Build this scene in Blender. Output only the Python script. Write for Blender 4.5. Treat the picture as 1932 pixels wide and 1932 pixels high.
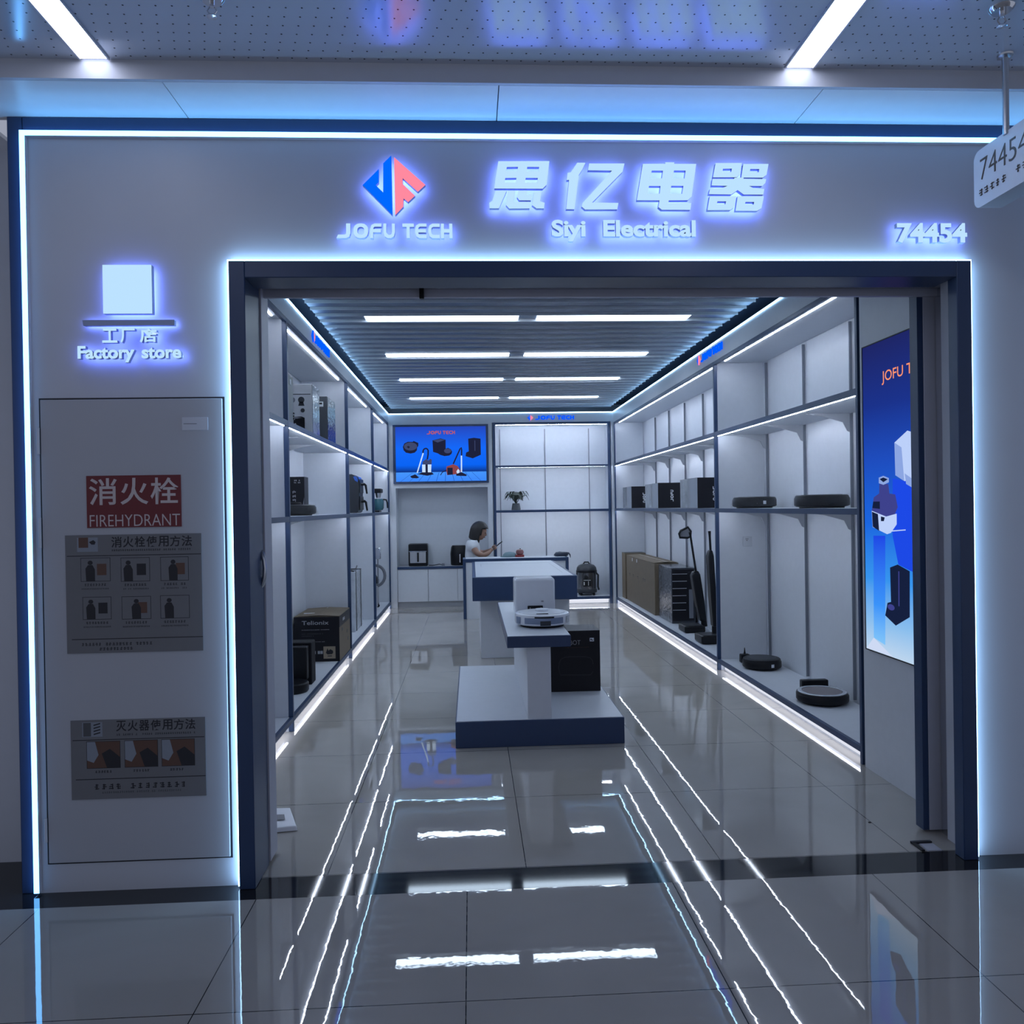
import bpy, bmesh, math, random
from mathutils import Vector, Matrix
from mathutils.geometry import tessellate_polygon

for _o in list(bpy.data.objects):
    bpy.data.objects.remove(_o, do_unlink=True)
SC = bpy.context.scene
COL = SC.collection
PI = math.pi

# ------------------------------------------------------------------ camera
def look_basis(pitch, yaw, roll):
    cy, sy = math.cos(yaw), math.sin(yaw)
    fwd = Vector((sy * math.cos(pitch), cy * math.cos(pitch), math.sin(pitch)))
    right = Vector((cy, -sy, 0))
    up = right.cross(fwd)
    r2 = right * math.cos(roll) + up * math.sin(roll)
    u2 = up * math.cos(roll) - right * math.sin(roll)
    return r2, u2, fwd
_r, _u, _f = look_basis(-0.0057, 0.0516, -0.0163)
cam_data = bpy.data.cameras.new('camera')
cam = bpy.data.objects.new('camera', cam_data)
COL.objects.link(cam)
cam.matrix_world = Matrix(((_r.x, _u.x, -_f.x, 0), (_r.y, _u.y, -_f.y, 0), (_r.z, _u.z, -_f.z, 1.5), (0, 0, 0, 1)))
cam_data.sensor_width = 36.0
cam_data.lens = 1495.0 / 1932.0 * 36.0
cam_data.clip_start = 0.05
SC.camera = cam

# ------------------------------------------------------------------ world, view
wd = bpy.data.worlds.new('world')
SC.world = wd
wd.use_nodes = True
wd.node_tree.nodes['Background'].inputs[0].default_value = (0.42, 0.455, 0.57, 1)
wd.node_tree.nodes['Background'].inputs[1].default_value = 0.75
SC.view_settings.view_transform = 'Standard'
SC.view_settings.look = 'None'
SC.view_settings.gamma = 1.0
SC.view_settings.use_curve_mapping = False
SC.view_settings.exposure = 0.0
SC.cycles.use_denoising = True
SC.cycles.max_bounces = 10
SC.cycles.diffuse_bounces = 6
SC.cycles.glossy_bounces = 5
SC.cycles.sample_clamp_indirect = 6.0
SC.cycles.caustics_reflective = False
SC.cycles.caustics_refractive = False

# strengths of the lamps of the place
S_PANEL, S_SHELF, S_COVE, S_PLINTH = 10.0, 60.0, 13.0, 9.0
S_MALL, S_LINE, S_HALO, S_BACK = 7.5, 6.5, 10.0, 10.0

# ------------------------------------------------------------------ materials
def srgb(r, g, b):
    f = lambda c: (c / 255 / 12.92) if c / 255 <= 0.04045 else ((c / 255 + 0.055) / 1.055) ** 2.4
    return (f(r), f(g), f(b))
MATS = {}
def mat(name, col, rough=0.5, metal=0.0, noise=0.0, nscale=20.0, bump=0.0, bscale=60.0, spec=0.5, coat=0.0, trans=0.0):
    if name in MATS:
        return MATS[name]
    m = bpy.data.materials.new(name)
    m.use_nodes = True
    nt = m.node_tree
    b = nt.nodes['Principled BSDF']
    b.inputs['Base Color'].default_value = (*col, 1)
    b.inputs['Roughness'].default_value = rough
    b.inputs['Metallic'].default_value = metal
    b.inputs['Specular IOR Level'].default_value = spec
    b.inputs['Coat Weight'].default_value = coat
    b.inputs['Coat Roughness'].default_value = 0.05
    b.inputs['Transmission Weight'].default_value = trans
    tc = nt.nodes.new('ShaderNodeTexCoord')
    nz = nt.nodes.new('ShaderNodeTexNoise')
    nz.inputs['Scale'].default_value = nscale
    nz.inputs['Detail'].default_value = 4
    nt.links.new(tc.outputs['Object'], nz.inputs['Vector'])
    mx = nt.nodes.new('ShaderNodeMix')
    mx.data_type = 'RGBA'
    k = 1.0 - max(noise, 0.03)
    mx.inputs[6].default_value = (col[0] * k, col[1] * k, col[2] * k, 1)
    mx.inputs[7].default_value = (*[min(1, c * (2 - k)) for c in col], 1)
    nt.links.new(nz.outputs['Fac'], mx.inputs[0])
    nt.links.new(mx.outputs[2], b.inputs['Base Color'])
    if bump:
        n2 = nt.nodes.new('ShaderNodeTexNoise')
        n2.inputs['Scale'].default_value = bscale
        n2.inputs['Detail'].default_value = 2
        nt.links.new(tc.outputs['Object'], n2.inputs['Vector'])
        bp = nt.nodes.new('ShaderNodeBump')
        bp.inputs['Strength'].default_value = bump
        bp.inputs['Distance'].default_value = 0.01
        nt.links.new(n2.outputs['Fac'], bp.inputs['Height'])
        nt.links.new(bp.outputs['Normal'], b.inputs['Normal'])
    MATS[name] = m
    return m
def emit(name, col, s):
    if name in MATS:
        return MATS[name]
    m = bpy.data.materials.new(name)
    m.use_nodes = True
    nt = m.node_tree
    nt.nodes.remove(nt.nodes['Principled BSDF'])
    e = nt.nodes.new('ShaderNodeEmission')
    e.inputs[0].default_value = (*col, 1)
    e.inputs[1].default_value = s
    nt.links.new(e.outputs[0], nt.nodes['Material Output'].inputs[0])
    MATS[name] = m
    return m
def math_node(nt, op, a, b=None):
    n = nt.nodes.new('ShaderNodeMath')
    n.operation = op
    for i, v in enumerate((a, b)):
        if v is None:
            continue
        if isinstance(v, (int, float)):
            n.inputs[i].default_value = v
        else:
            nt.links.new(v, n.inputs[i])
    return n.outputs[0]
def tile_mat(name, col, x0, px, y0, py, rough=0.014, joint=0.0035):
    """polished stone tile: cloudy grey, dark joints in world metres, slightly uneven polish"""
    m = bpy.data.materials.new(name)
    m.use_nodes = True
    nt = m.node_tree
    b = nt.nodes['Principled BSDF']
    g = nt.nodes.new('ShaderNodeNewGeometry')
    sp = nt.nodes.new('ShaderNodeSeparateXYZ')
    nt.links.new(g.outputs['Position'], sp.inputs[0])
    def line(sock, o, p):
        t = math_node(nt, 'SUBTRACT', sock, o)
        t = math_node(nt, 'DIVIDE', t, p)
        t = math_node(nt, 'FRACT', math_node(nt, 'ADD', t, 100.5))
        t = math_node(nt, 'ABSOLUTE', math_node(nt, 'SUBTRACT', t, 0.5))
        return math_node(nt, 'LESS_THAN', t, joint / 2 / p)
    j = math_node(nt, 'MAXIMUM', line(sp.outputs[0], x0, px), line(sp.outputs[1], y0, py))
    nz = nt.nodes.new('ShaderNodeTexNoise')
    nz.inputs['Scale'].default_value = 2.2
    nz.inputs['Detail'].default_value = 6
    nz.inputs['Distortion'].default_value = 0.6
    nt.links.new(g.outputs['Position'], nz.inputs['Vector'])
    mx = nt.nodes.new('ShaderNodeMix'); mx.data_type = 'RGBA'
    mx.inputs[6].default_value = (*[c * 0.86 for c in col], 1)
    mx.inputs[7].default_value = (*[c * 1.14 for c in col], 1)
    nt.links.new(nz.outputs['Fac'], mx.inputs[0])
    m2 = nt.nodes.new('ShaderNodeMix'); m2.data_type = 'RGBA'
    m2.inputs[7].default_value = (0.012, 0.013, 0.016, 1)
    nt.links.new(j, m2.inputs[0])
    nt.links.new(mx.outputs[2], m2.inputs[6])
    nt.links.new(m2.outputs[2], b.inputs['Base Color'])
    b.inputs['Roughness'].default_value = rough
    b.inputs['IOR'].default_value = 1.8
    n2 = nt.nodes.new('ShaderNodeTexNoise')
    n2.inputs['Scale'].default_value = 7.0
    n2.inputs['Detail'].default_value = 3.5
    nt.links.new(g.outputs['Position'], n2.inputs['Vector'])
    bp = nt.nodes.new('ShaderNodeBump')
    bp.inputs['Strength'].default_value = 0.020
    bp.inputs['Distance'].default_value = 0.012
    nt.links.new(n2.outputs['Fac'], bp.inputs['Height'])
    nt.links.new(bp.outputs['Normal'], b.inputs['Normal'])
    MATS[name] = m
    return m
def perforated_mat():
    """painted metal ceiling sheet with a staggered grid of small dark holes"""
    m = bpy.data.materials.new('perforated_sheet')
    m.use_nodes = True
    nt = m.node_tree
    b = nt.nodes['Principled BSDF']
    g = nt.nodes.new('ShaderNodeNewGeometry')
    sp = nt.nodes.new('ShaderNodeSeparateXYZ')
    nt.links.new(g.outputs['Position'], sp.inputs[0])
    yy = math_node(nt, 'ADD', math_node(nt, 'DIVIDE', math_node(nt, 'SUBTRACT', sp.outputs[1], 2.629), 0.0485), 200.5)
    row = math_node(nt, 'FLOOR', yy)
    fy = math_node(nt, 'MULTIPLY', math_node(nt, 'SUBTRACT', math_node(nt, 'FRACT', yy), 0.5), 0.0485)
    xs = math_node(nt, 'SUBTRACT', math_node(nt, 'SUBTRACT', sp.outputs[0], -0.005), math_node(nt, 'MULTIPLY', math_node(nt, 'SUBTRACT', row, 200), 0.036))
    fx = math_node(nt, 'FRACT', math_node(nt, 'ADD', math_node(nt, 'DIVIDE', xs, 0.052), 500.5))
    fx = math_node(nt, 'MULTIPLY', math_node(nt, 'SUBTRACT', fx, 0.5), 0.052)
    d = math_node(nt, 'ADD', math_node(nt, 'MULTIPLY', fx, fx), math_node(nt, 'MULTIPLY', fy, fy))
    hole = math_node(nt, 'LESS_THAN', d, 0.0032 ** 2)
    mx = nt.nodes.new('ShaderNodeMix'); mx.data_type = 'RGBA'
    mx.inputs[6].default_value = (0.58, 0.63, 0.72, 1)
    mx.inputs[7].default_value = (0.004, 0.005, 0.008, 1)
    nt.links.new(hole, mx.inputs[0])
    nt.links.new(mx.outputs[2], b.inputs['Base Color'])
    b.inputs['Metallic'].default_value = 0.35
    b.inputs['Roughness'].default_value = 0.17
    MATS['perforated'] = m
    return m
def gradient_emit(name, stops, axis, lo, hi, s):
    """a lit picture: colours run along one object axis"""
    m = bpy.data.materials.new(name)
    m.use_nodes = True
    nt = m.node_tree
    nt.nodes.remove(nt.nodes['Principled BSDF'])
    g = nt.nodes.new('ShaderNodeTexCoord')
    sp = nt.nodes.new('ShaderNodeSeparateXYZ')
    nt.links.new(g.outputs['Object'], sp.inputs[0])
    t = math_node(nt, 'DIVIDE', math_node(nt, 'SUBTRACT', sp.outputs[axis], lo), hi - lo)
    r = nt.nodes.new('ShaderNodeValToRGB')
    while len(r.color_ramp.elements) < len(stops):
        r.color_ramp.elements.new(0.5)
    for e, (p, c) in zip(r.color_ramp.elements, stops):
        e.position = p
        e.color = (*c, 1)
    nt.links.new(t, r.inputs[0])
    e = nt.nodes.new('ShaderNodeEmission')
    e.inputs[1].default_value = s
    nt.links.new(r.outputs[0], e.inputs[0])
    nt.links.new(e.outputs[0], nt.nodes['Material Output'].inputs[0])
    MATS[name] = m
    return m

WHITE = mat('white_laminate', (0.66, 0.69, 0.74), 0.38, noise=0.04)
FACADE = mat('facade_panel', (0.52, 0.55, 0.62), 0.42, noise=0.05, nscale=3)
GREYWALL = mat('grey_wall', (0.58, 0.61, 0.68), 0.45)
NAVY = mat('navy_metal', (0.019, 0.045, 0.115), 0.36, 0.0, noise=0.06)
RAIL = mat('navy_rail', (0.025, 0.055, 0.13), 0.35, 0.1)
ALU = mat('grey_aluminium', (0.46, 0.48, 0.56), 0.42, 0.1)
STEEL = mat('brushed_steel', (0.55, 0.57, 0.6), 0.28, 0.95)
CHROME = mat('chrome', (0.7, 0.72, 0.76), 0.1, 1.0)
BLACK = mat('black_plastic', (0.008, 0.009, 0.012), 0.35, spec=0.25)
BLACKM = mat('black_matt', (0.009, 0.010, 0.014), 0.6, spec=0.2)
DGREY = mat('dark_grey_plastic', (0.03, 0.034, 0.042), 0.35, spec=0.35)
MGREY = mat('mid_grey_plastic', (0.16, 0.17, 0.2), 0.4)
LGREY = mat('light_grey_plastic', (0.42, 0.44, 0.48), 0.35)
WPLAST = mat('white_plastic', (0.82, 0.85, 0.9), 0.25)
CARTON = mat('brown_cardboard', (0.165, 0.13, 0.09), 0.75, noise=0.12, nscale=12)
CARTOND = mat('cardboard_tape', (0.30, 0.24, 0.17), 0.4, noise=0.05)
BOXBLK = mat('printed_black_carton', (0.009, 0.009, 0.013), 0.45, spec=0.25)
WRAPD = mat('dark_shrink_wrap', (0.055, 0.06, 0.075), 0.12, 0.2, noise=0.5, nscale=9, bump=0.7, bscale=22)
WRAPL = mat('clear_shrink_wrap_over_white', (0.5, 0.53, 0.58), 0.12, 0.0, noise=0.25, nscale=8, bump=0.6, bscale=26)
WRAPG = mat('grey_printed_carton_in_wrap', (0.26, 0.28, 0.31), 0.14, 0.1, noise=0.6, nscale=7, bump=0.5, bscale=18)
PRINT = mat('white_print', (0.75, 0.77, 0.8), 0.5)
PRINTG = mat('grey_print', (0.33, 0.34, 0.37), 0.5)
PAPER = mat('poster_film', (0.15, 0.155, 0.17), 0.6, noise=0.05)
INK = mat('poster_ink', (0.012, 0.012, 0.018), 0.6)
INKG = mat('poster_ink_grey', (0.07, 0.075, 0.085), 0.6)
INKB = mat('poster_ink_brown', (0.10, 0.05, 0.035), 0.6)
SKYP = mat('poster_pale_blue', (0.22, 0.25, 0.30), 0.6)
RED = mat('sign_red', (0.13, 0.010, 0.016), 0.5)
REDTXT = mat('sign_lettering', (0.52, 0.46, 0.47), 0.5)
TEAL = mat('teal_glass', (0.03, 0.12, 0.15), 0.15)
BLUEP = mat('blue_plastic', (0.03, 0.12, 0.5), 0.3)
STRIPBLK = mat('black_stone', (0.012, 0.013, 0.016), 0.05)
SKIN = mat('skin', (0.30, 0.17, 0.12), 0.5)
HAIR = mat('black_hair', (0.008, 0.007, 0.008), 0.38, bump=0.3, bscale=90)
SHIRT = mat('white_cotton', (0.68, 0.70, 0.74), 0.8, bump=0.15, bscale=30)
TROUS = mat('dark_trousers', (0.02, 0.022, 0.03), 0.8)
LEAF = mat('dark_leaf', (0.010, 0.022, 0.016), 0.5, noise=0.3)
VASE = mat('grey_vase', (0.06, 0.07, 0.08), 0.45)
ROSE = mat('dark_pink_glossy', (0.20, 0.08, 0.08), 0.4)
REDBOX = mat('red_card', (0.25, 0.03, 0.03), 0.5)
CLOTH = mat('blue_grey_cloth', (0.16, 0.24, 0.27), 0.85)
BAG = mat('navy_bag', (0.02, 0.03, 0.055), 0.6, bump=0.3, bscale=40)
SLAT = mat('slat_metal', (0.115, 0.16, 0.245), 0.36, 0.35)
SLATLIP = mat('slat_edge_highlight', (0.86, 0.88, 0.92), 0.35)  # highlight along the slat edges, put into a pale lip colour
DARKCEIL = mat('dark_plenum', (0.02, 0.035, 0.07), 0.6)
SOFFIT = mat('soffit_panel', (0.82, 0.84, 0.86), 0.35)
TRACK = mat('slotted_track', (0.22, 0.24, 0.28), 0.4, 0.5)
FLOORM = tile_mat('mall_tile', (0.35, 0.33, 0.315), -0.04, 0.815, 2.408, 0.8)
FLOORS = tile_mat('shop_tile', (0.38, 0.36, 0.335), 0.205, 0.82, 4.09, 0.8)
PERF = perforated_mat()

E_PANEL = emit('led_panel', (0.66, 0.82, 1.0), S_PANEL)
E_SHELF = emit('shelf_led', (0.74, 0.83, 1.0), S_SHELF)
E_COVE = emit('cove_led', (0.36, 0.66, 1.0), S_COVE)
E_PLINTH = emit('plinth_led', (0.85, 0.88, 1.0), S_PLINTH)
E_MALL = emit('mall_strip_light', (0.74, 0.79, 1.0), S_MALL)
E_LINE = emit('facade_led_line', (0.14, 0.47, 1.0), S_LINE)
E_HALO = emit('frame_halo_led', (0.36, 0.64, 1.0), S_HALO)
E_BACK = emit('letter_back_led', (0.15, 0.23, 1.0), S_BACK)
E_FACE = emit('letter_face', srgb(188, 226, 255), 1.0)
E_BLUE = emit('logo_blue_face', srgb(0, 105, 255), 1.0)
E_PINK = emit('logo_pink_face', srgb(255, 138, 160), 1.0)
E_TXTB = emit('small_logo_blue_face', srgb(0, 90, 255), 1.1)
RETURN = mat('letter_return', (0.30, 0.36, 0.55), 0.4)

# ------------------------------------------------------------------ mesh builder
class MB:
    def __init__(self):
        self.v, self.f, self.m, self.mats = [], [], [], []
    def mi(self, m):
        if m not in self.mats:
            self.mats.append(m)
        return self.mats.index(m)
    def mesh(self, vs, fs, m):
        k = len(self.v)
        self.v += [Vector(p) for p in vs]
        i = self.mi(m)
        for f in fs:
            self.f.append([k + a for a in f])
            self.m.append(i)
        return self
    def box(self, x0, x1, y0, y1, z0, z1, m, top=None, front=None):
        x0, x1 = min(x0, x1), max(x0, x1)
        y0, y1 = min(y0, y1), max(y0, y1)
        z0, z1 = min(z0, z1), max(z0, z1)
        vs = [(x0, y0, z0), (x1, y0, z0), (x1, y1, z0), (x0, y1, z0), (x0, y0, z1), (x1, y0, z1), (x1, y1, z1), (x0, y1, z1)]
        fs = [(0, 3, 2, 1), (4, 5, 6, 7), (0, 1, 5, 4), (1, 2, 6, 5), (2, 3, 7, 6), (3, 0, 4, 7)]
        self.mesh(vs, fs, m)
        n = len(self.m)
        if top is not None:
            self.m[n - 5] = self.mi(top)
        if front is not None:
            self.m[n - 4] = self.mi(front)
        return self
    def lathe(self, c, prof, m, n=32, axis='z', cap=True):
        vs, fs = [], []
        for r, h in prof:
            for i in range(n):
                a = 2 * PI * i / n
                p = (r * math.cos(a), r * math.sin(a), h)
                if axis == 'x':
                    p = (p[2], p[0], p[1])
                elif axis == 'y':
                    p = (p[0], p[2], p[1])
                vs.append((c[0] + p[0], c[1] + p[1], c[2] + p[2]))
        for k in range(len(prof) - 1):
            for i in range(n):
                j = (i + 1) % n
                fs.append((k * n + i, k * n + j, (k + 1) * n + j, (k + 1) * n + i))
        if cap:
            if prof[0][0] > 1e-4:
                fs.append(tuple(reversed(range(n))))
            if prof[-1][0] > 1e-4:
                fs.append(tuple(range((len(prof) - 1) * n, len(prof) * n)))
        return self.mesh(vs, fs, m)
    def tube(self, path, r, m, n=10, closed=False):
        P = [Vector(p) for p in path]
        rs = r if isinstance(r, (list, tuple)) else [r] * len(P)
        vs, fs = [], []
        N = len(P)
        ref = None
        for i in range(N):
            if closed:
                t = P[(i + 1) % N] - P[i - 1]
            else:
                t = P[min(i + 1, N - 1)] - P[max(i - 1, 0)]
            t.normalize()
            if ref is None:
                ref = Vector((0, 0, 1)) if abs(t.z) < 0.9 else Vector((1, 0, 0))
            a = (ref - t * ref.dot(t)).normalized()
            ref = a
            b = t.cross(a)
            for k in range(n):
                q = 2 * PI * k / n
                vs.append(P[i] + (a * math.cos(q) + b * math.sin(q)) * rs[i])
        for i in range(N if closed else N - 1):
            i2 = (i + 1) % N
            for k in range(n):
                k2 = (k + 1) % n
                fs.append((i * n + k, i * n + k2, i2 * n + k2, i2 * n + k))
        if not closed:
            fs.append(tuple(reversed(range(n))))
            fs.append(tuple(range((N - 1) * n, N * n)))
        return self.mesh(vs, fs, m)
    def shape(self, loops, fr, d, m, side=None, back=None):
        """flat outline (with holes) on a plane, thickness d towards the viewer"""
        o, u, v, nn = fr
        tri = tessellate_polygon([[Vector((p[0], p[1], 0)) for p in l] for l in loops])
        flat = [p for l in loops for p in l]
        to = lambda p, k: o + u * p[0] + v * p[1] + nn * k
        self.mesh([to(p, d) for p in flat], tri, m)
        if d > 0:
            if back is not None or side is not None:
                self.mesh([to(p, 0) for p in flat], tri, back or side)
            k = 0
            for l in loops:
                L = len(l)
                vs = [to(p, d) for p in l] + [to(p, 0) for p in l]
                self.mesh(vs, [(i, (i + 1) % L, L + (i + 1) % L, L + i) for i in range(L)], side or m)
        return self
    def text(self, s, fr, x, y, w, h, m, d=0.0, side=None, back=None, bold=0.0, shear=0.0):
        vs, fs = text_mesh(s, bold, shear)
        x0, x1 = min(p[0] for p in vs), max(p[0] for p in vs)
        y0, y1 = min(p[1] for p in vs), max(p[1] for p in vs)
        sx = w / (x1 - x0)
        sy = h / (y1 - y0) if h else sx
        pts = [(x + (p[0] - x0) * sx, y + (p[1] - y0) * sy) for p in vs]
        return self.flat(pts, fs, fr, m, d, side, back)
    def flat(self, pts, fs, fr, m, d=0.0, side=None, back=None):
        o, u, v, nn = fr
        to = lambda p, k: o + u * p[0] + v * p[1] + nn * k
        self.mesh([to(p, d) for p in pts], fs, m)
        if d > 0:
            self.mesh([to(p, 0) for p in pts], fs, back or side or m)
            cnt = {}
            for f in fs:
                for a, b in zip(f, list(f[1:]) + [f[0]]):
                    e = (min(a, b), max(a, b))
                    cnt[e] = cnt.get(e, 0) + 1
            ed = [e for e, c in cnt.items() if c == 1]
            vs, ff = [], []
            for a, b in ed:
                k = len(vs)
                vs += [to(pts[a], d), to(pts[b], d), to(pts[b], 0), to(pts[a], 0)]
                ff.append((k, k + 1, k + 2, k + 3))
            self.mesh(vs, ff, side or m)
        return self
    def xform(self, M):
        self.v = [M @ p for p in self.v]
        return self
    def build(self, name, parent=None, bevel=0.0, local=False, smooth=True, seg=2, angle=0.6):
        me = bpy.data.meshes.new(name)
        o = bpy.data.objects.new(name, me)
        COL.objects.link(o)
        off = Vector((0, 0, 0))
        if parent is None:
            xs = [p.x for p in self.v]; ys = [p.y for p in self.v]; zs = [p.z for p in self.v]
            off = Vector(((min(xs) + max(xs)) / 2, (min(ys) + max(ys)) / 2, min(zs)))
            o.location = off
        else:
            o.parent = parent
            if not local:
                p = parent
                while p is not None:
                    off = off + p.location
                    p = p.parent
        me.from_pydata([tuple(p - off) for p in self.v], [], self.f)
        for m in self.mats:
            me.materials.append(m)
        me.polygons.foreach_set('material_index', self.m)
        if smooth:
            me.polygons.foreach_set('use_smooth', [True] * len(self.f))
            me.update()
            me.set_sharp_from_angle(angle=angle)
        me.update()
        if bevel:
            md = o.modifiers.new('bevel', 'BEVEL')
            md.width = bevel
            md.segments = seg
            md.limit_method = 'ANGLE'
            md.angle_limit = 0.7
        return o

_TX = {}
def text_mesh(s, bold=0.0, shear=0.0):
    k = (s, bold, shear)
    if k not in _TX:
        cu = bpy.data.curves.new('t', 'FONT')
        cu.body = s
        cu.offset = bold
        cu.shear = shear
        cu.resolution_u = 4
        o = bpy.data.objects.new('t', cu)
        COL.objects.link(o)
        bpy.context.view_layer.update()
        dg = bpy.context.evaluated_depsgraph_get()
        ev = o.evaluated_get(dg)
        me = ev.to_mesh()
        _TX[k] = ([(p.co.x, p.co.y) for p in me.vertices], [tuple(f.vertices) for f in me.polygons])
        ev.to_mesh_clear()
        bpy.data.objects.remove(o)
        bpy.data.curves.remove(cu)
    return _TX[k]
def V(*a):
    return Vector(a)
def fr_front(y, x=0.0, z=0.0):      # a plane that faces the camera (-Y)
    return (V(x, y, z), V(1, 0, 0), V(0, 0, 1), V(0, -1, 0))
def fr_right(x, y=0.0, z=0.0):      # right wall, faces -X ; u runs towards the camera
    return (V(x, y, z), V(0, -1, 0), V(0, 0, 1), V(-1, 0, 0))
def fr_left(x, y=0.0, z=0.0):       # left wall, faces +X ; u runs away from the camera
    return (V(x, y, z), V(0, 1, 0), V(0, 0, 1), V(1, 0, 0))

def thing(name, label, cat, loc=(0, 0, 0), rotz=0.0, group=None):
    o = bpy.data.objects.new(name, None)
    o.empty_display_size = 0.1
    COL.objects.link(o)
    o.location = loc
    o.rotation_euler = (0, 0, rotz)
    o['label'] = label
    o['category'] = cat
    if group:
        o['group'] = group
    return o
def tag(o, label, cat, group=None):
    o['label'] = label
    o['category'] = cat
    if group:
        o['group'] = group
    return o
def struct(o, label=None, cat=None):
    o['kind'] = 'structure'
    if label:
        o['label'] = label
    if cat:
        o['category'] = cat
    return o
def sname(name, loc, label, cat):
    return struct(thing(name, label, cat, loc))

# ================================================================== SETTING
D = 3.23            # facade plane
XL, XR, DB = -1.23, 2.205, 12.1
FZ = 2.95           # top of the shop fascia
struct(MB().box(-5, 6, -5, 3.105, -0.05, 0, FLOORM).build('floor'), 'polished grey tile floor of the mall corridor', 'floor')
struct(MB().box(-1.75, 2.75, 3.285, 12.75, -0.05, 0, FLOORS).build('floor'), 'polished grey tile floor inside the shop', 'floor')
struct(MB().box(-5, 6, 3.105, 3.285, -0.05, 0, STRIPBLK).box(-5, -1.80, 3.285, 3.55, -0.05, 0, STRIPBLK).build('trim_1'), 'black stone threshold strip across the doorway', 'threshold')
# mall ceiling, drop face and soffit
struct(MB().box(-5, 6, -5, 2.944, 3.143, 3.2, PERF).build('ceiling'), 'perforated grey metal ceiling of the mall corridor', 'ceiling')
m = MB().box(-5, 6, 2.944, 2.96, 3.074, 3.2, GREYWALL)
struct(m.build('trim_2'), 'narrow grey drop face below the perforated ceiling', 'trim')
m = MB()
xs = [-5, -1.92, -1.1, 0.13, 1.366, 2.6, 6]
for a, b in zip(xs, xs[1:]):
    m.box(a + 0.002, b - 0.002, 2.962, 3.60 if a < -1.95 else 3.26, 3.074, 3.09, SOFFIT)
m.box(-5, 6, 2.962, 3.26, 3.09, 3.1, DARKCEIL)
struct(m.build('trim_3'), 'pale soffit panels above the shop sign', 'soffit')
# facade wall round the opening
m = MB()
m.box(-1.744, -0.93, D, 3.40, 0, 2.499, FACADE)
m.box(-1.744, 2.60, D, 3.40, 2.499, 3.0, FACADE)
m.box(2.085, 2.60, D, 3.40, 0, 2.499, FACADE)
m.box(2.60, 5.5, D, 3.40, 0, 3.07, FACADE)
struct(m.build('wall_front'), 'pale shopfront wall round the doorway', 'wall')
# navy outer band of the shopfront
m = MB().box(-1.803, -1.7455, 3.2295, 3.40, 0, 3.0735, NAVY).box(-1.744, 2.6, 3.2295, 3.40, 3.0, 3.0735, NAVY)
struct(m.build('trim_4', bevel=0.003), 'navy outer band of the shopfront', 'trim')
struct(MB().box(-5, -1.803, 3.532, 3.6, 0, 3.074, GREYWALL).build('wall_left'), 'grey neighbouring wall left of the shopfront', 'wall')
# shop shell
m = MB().box(-1.76, -1.71, 3.40, 12.75, 0, 3.12, WHITE)
struct(m.build('wall_left'), 'white left wall of the shop behind the shelves', 'wall')
m = MB().box(2.68, 2.73, 3.40, 12.75, 0, 3.12, WHITE)
struct(m.build('wall_right'), 'white right wall of the shop behind the shelves', 'wall')
m = MB().box(-1.71, 2.68, 12.6, 12.66, 0, 3.12, WHITE)
struct(m.build('wall_back'), 'white back wall of the shop', 'wall')
m = MB().box(XR, 2.67, 3.62, 4.37, 0, FZ, WHITE)
struct(m.build('wall_right'), 'white wall end beside the right doorway that carries the light box', 'wall')
m = MB().box(-1.70, XL, 3.55, 3.60, 0, 2.80, WHITE)
struct(m.build('wall_left'), 'white end panel left of the doorway inside', 'wall')
# slatted shop ceiling
m = MB()
m.box(-1.75, 2.75, 3.40, 12.7, 3.12, 3.16, DARKCEIL)
y = 3.55
LIGHTROWS = [6.37, 7.92, 9.44, 11.02]
YS = [5.85 + 0.1985 * k for k in range(-11, 32)]
for y0 in YS:
    lit = any(abs(y0 + 0.08 - yr) < 0.1 for yr in LIGHTROWS)
    prof = [(0, 0), (0.006, -0.006), (0.150, -0.006), (0.156, 0), (0.156, 0.035), (0.150, 0.035), (0.150, 0.0), (0.006, 0.0), (0.006, 0.035), (0, 0.035)]
    vs = [(xx, y0 + 0.02 + a, 3.036 + b) for xx in (-1.19, 2.165) for a, b in prof]
    n = len(prof)
    m.mesh(vs, [(i, (i + 1) % n, n + (i + 1) % n, n + i) for i in range(n)] , SLAT)
    m.box(-1.19, 2.165, y0 + 0.0155, y0 + 0.0195, 3.017, 3.07, SLATLIP)
struct(m.build('ceiling'), 'blue grey slatted metal ceiling inside the shop', 'ceiling')
# fascia boards round the shop under the ceiling
def fascia(name, lab, boxes):
    m = MB()
    for b in boxes:
        m.box(*b, WHITE)
    return struct(m.build(name), lab, 'fascia')
fascia('trim_5', 'white fascia board above the left shelves', [(XL - 0.03, XL, 3.6, DB, 2.815, FZ)])
fascia('trim_6', 'white fascia board above the right shelves', [(XR, XR + 0.03, 4.37, DB, 2.785, FZ)])
fascia('trim_7', 'white fascia board above the back display', [(XL - 0.03, XR + 0.03, DB, DB + 0.03, 2.80, FZ)])
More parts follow.
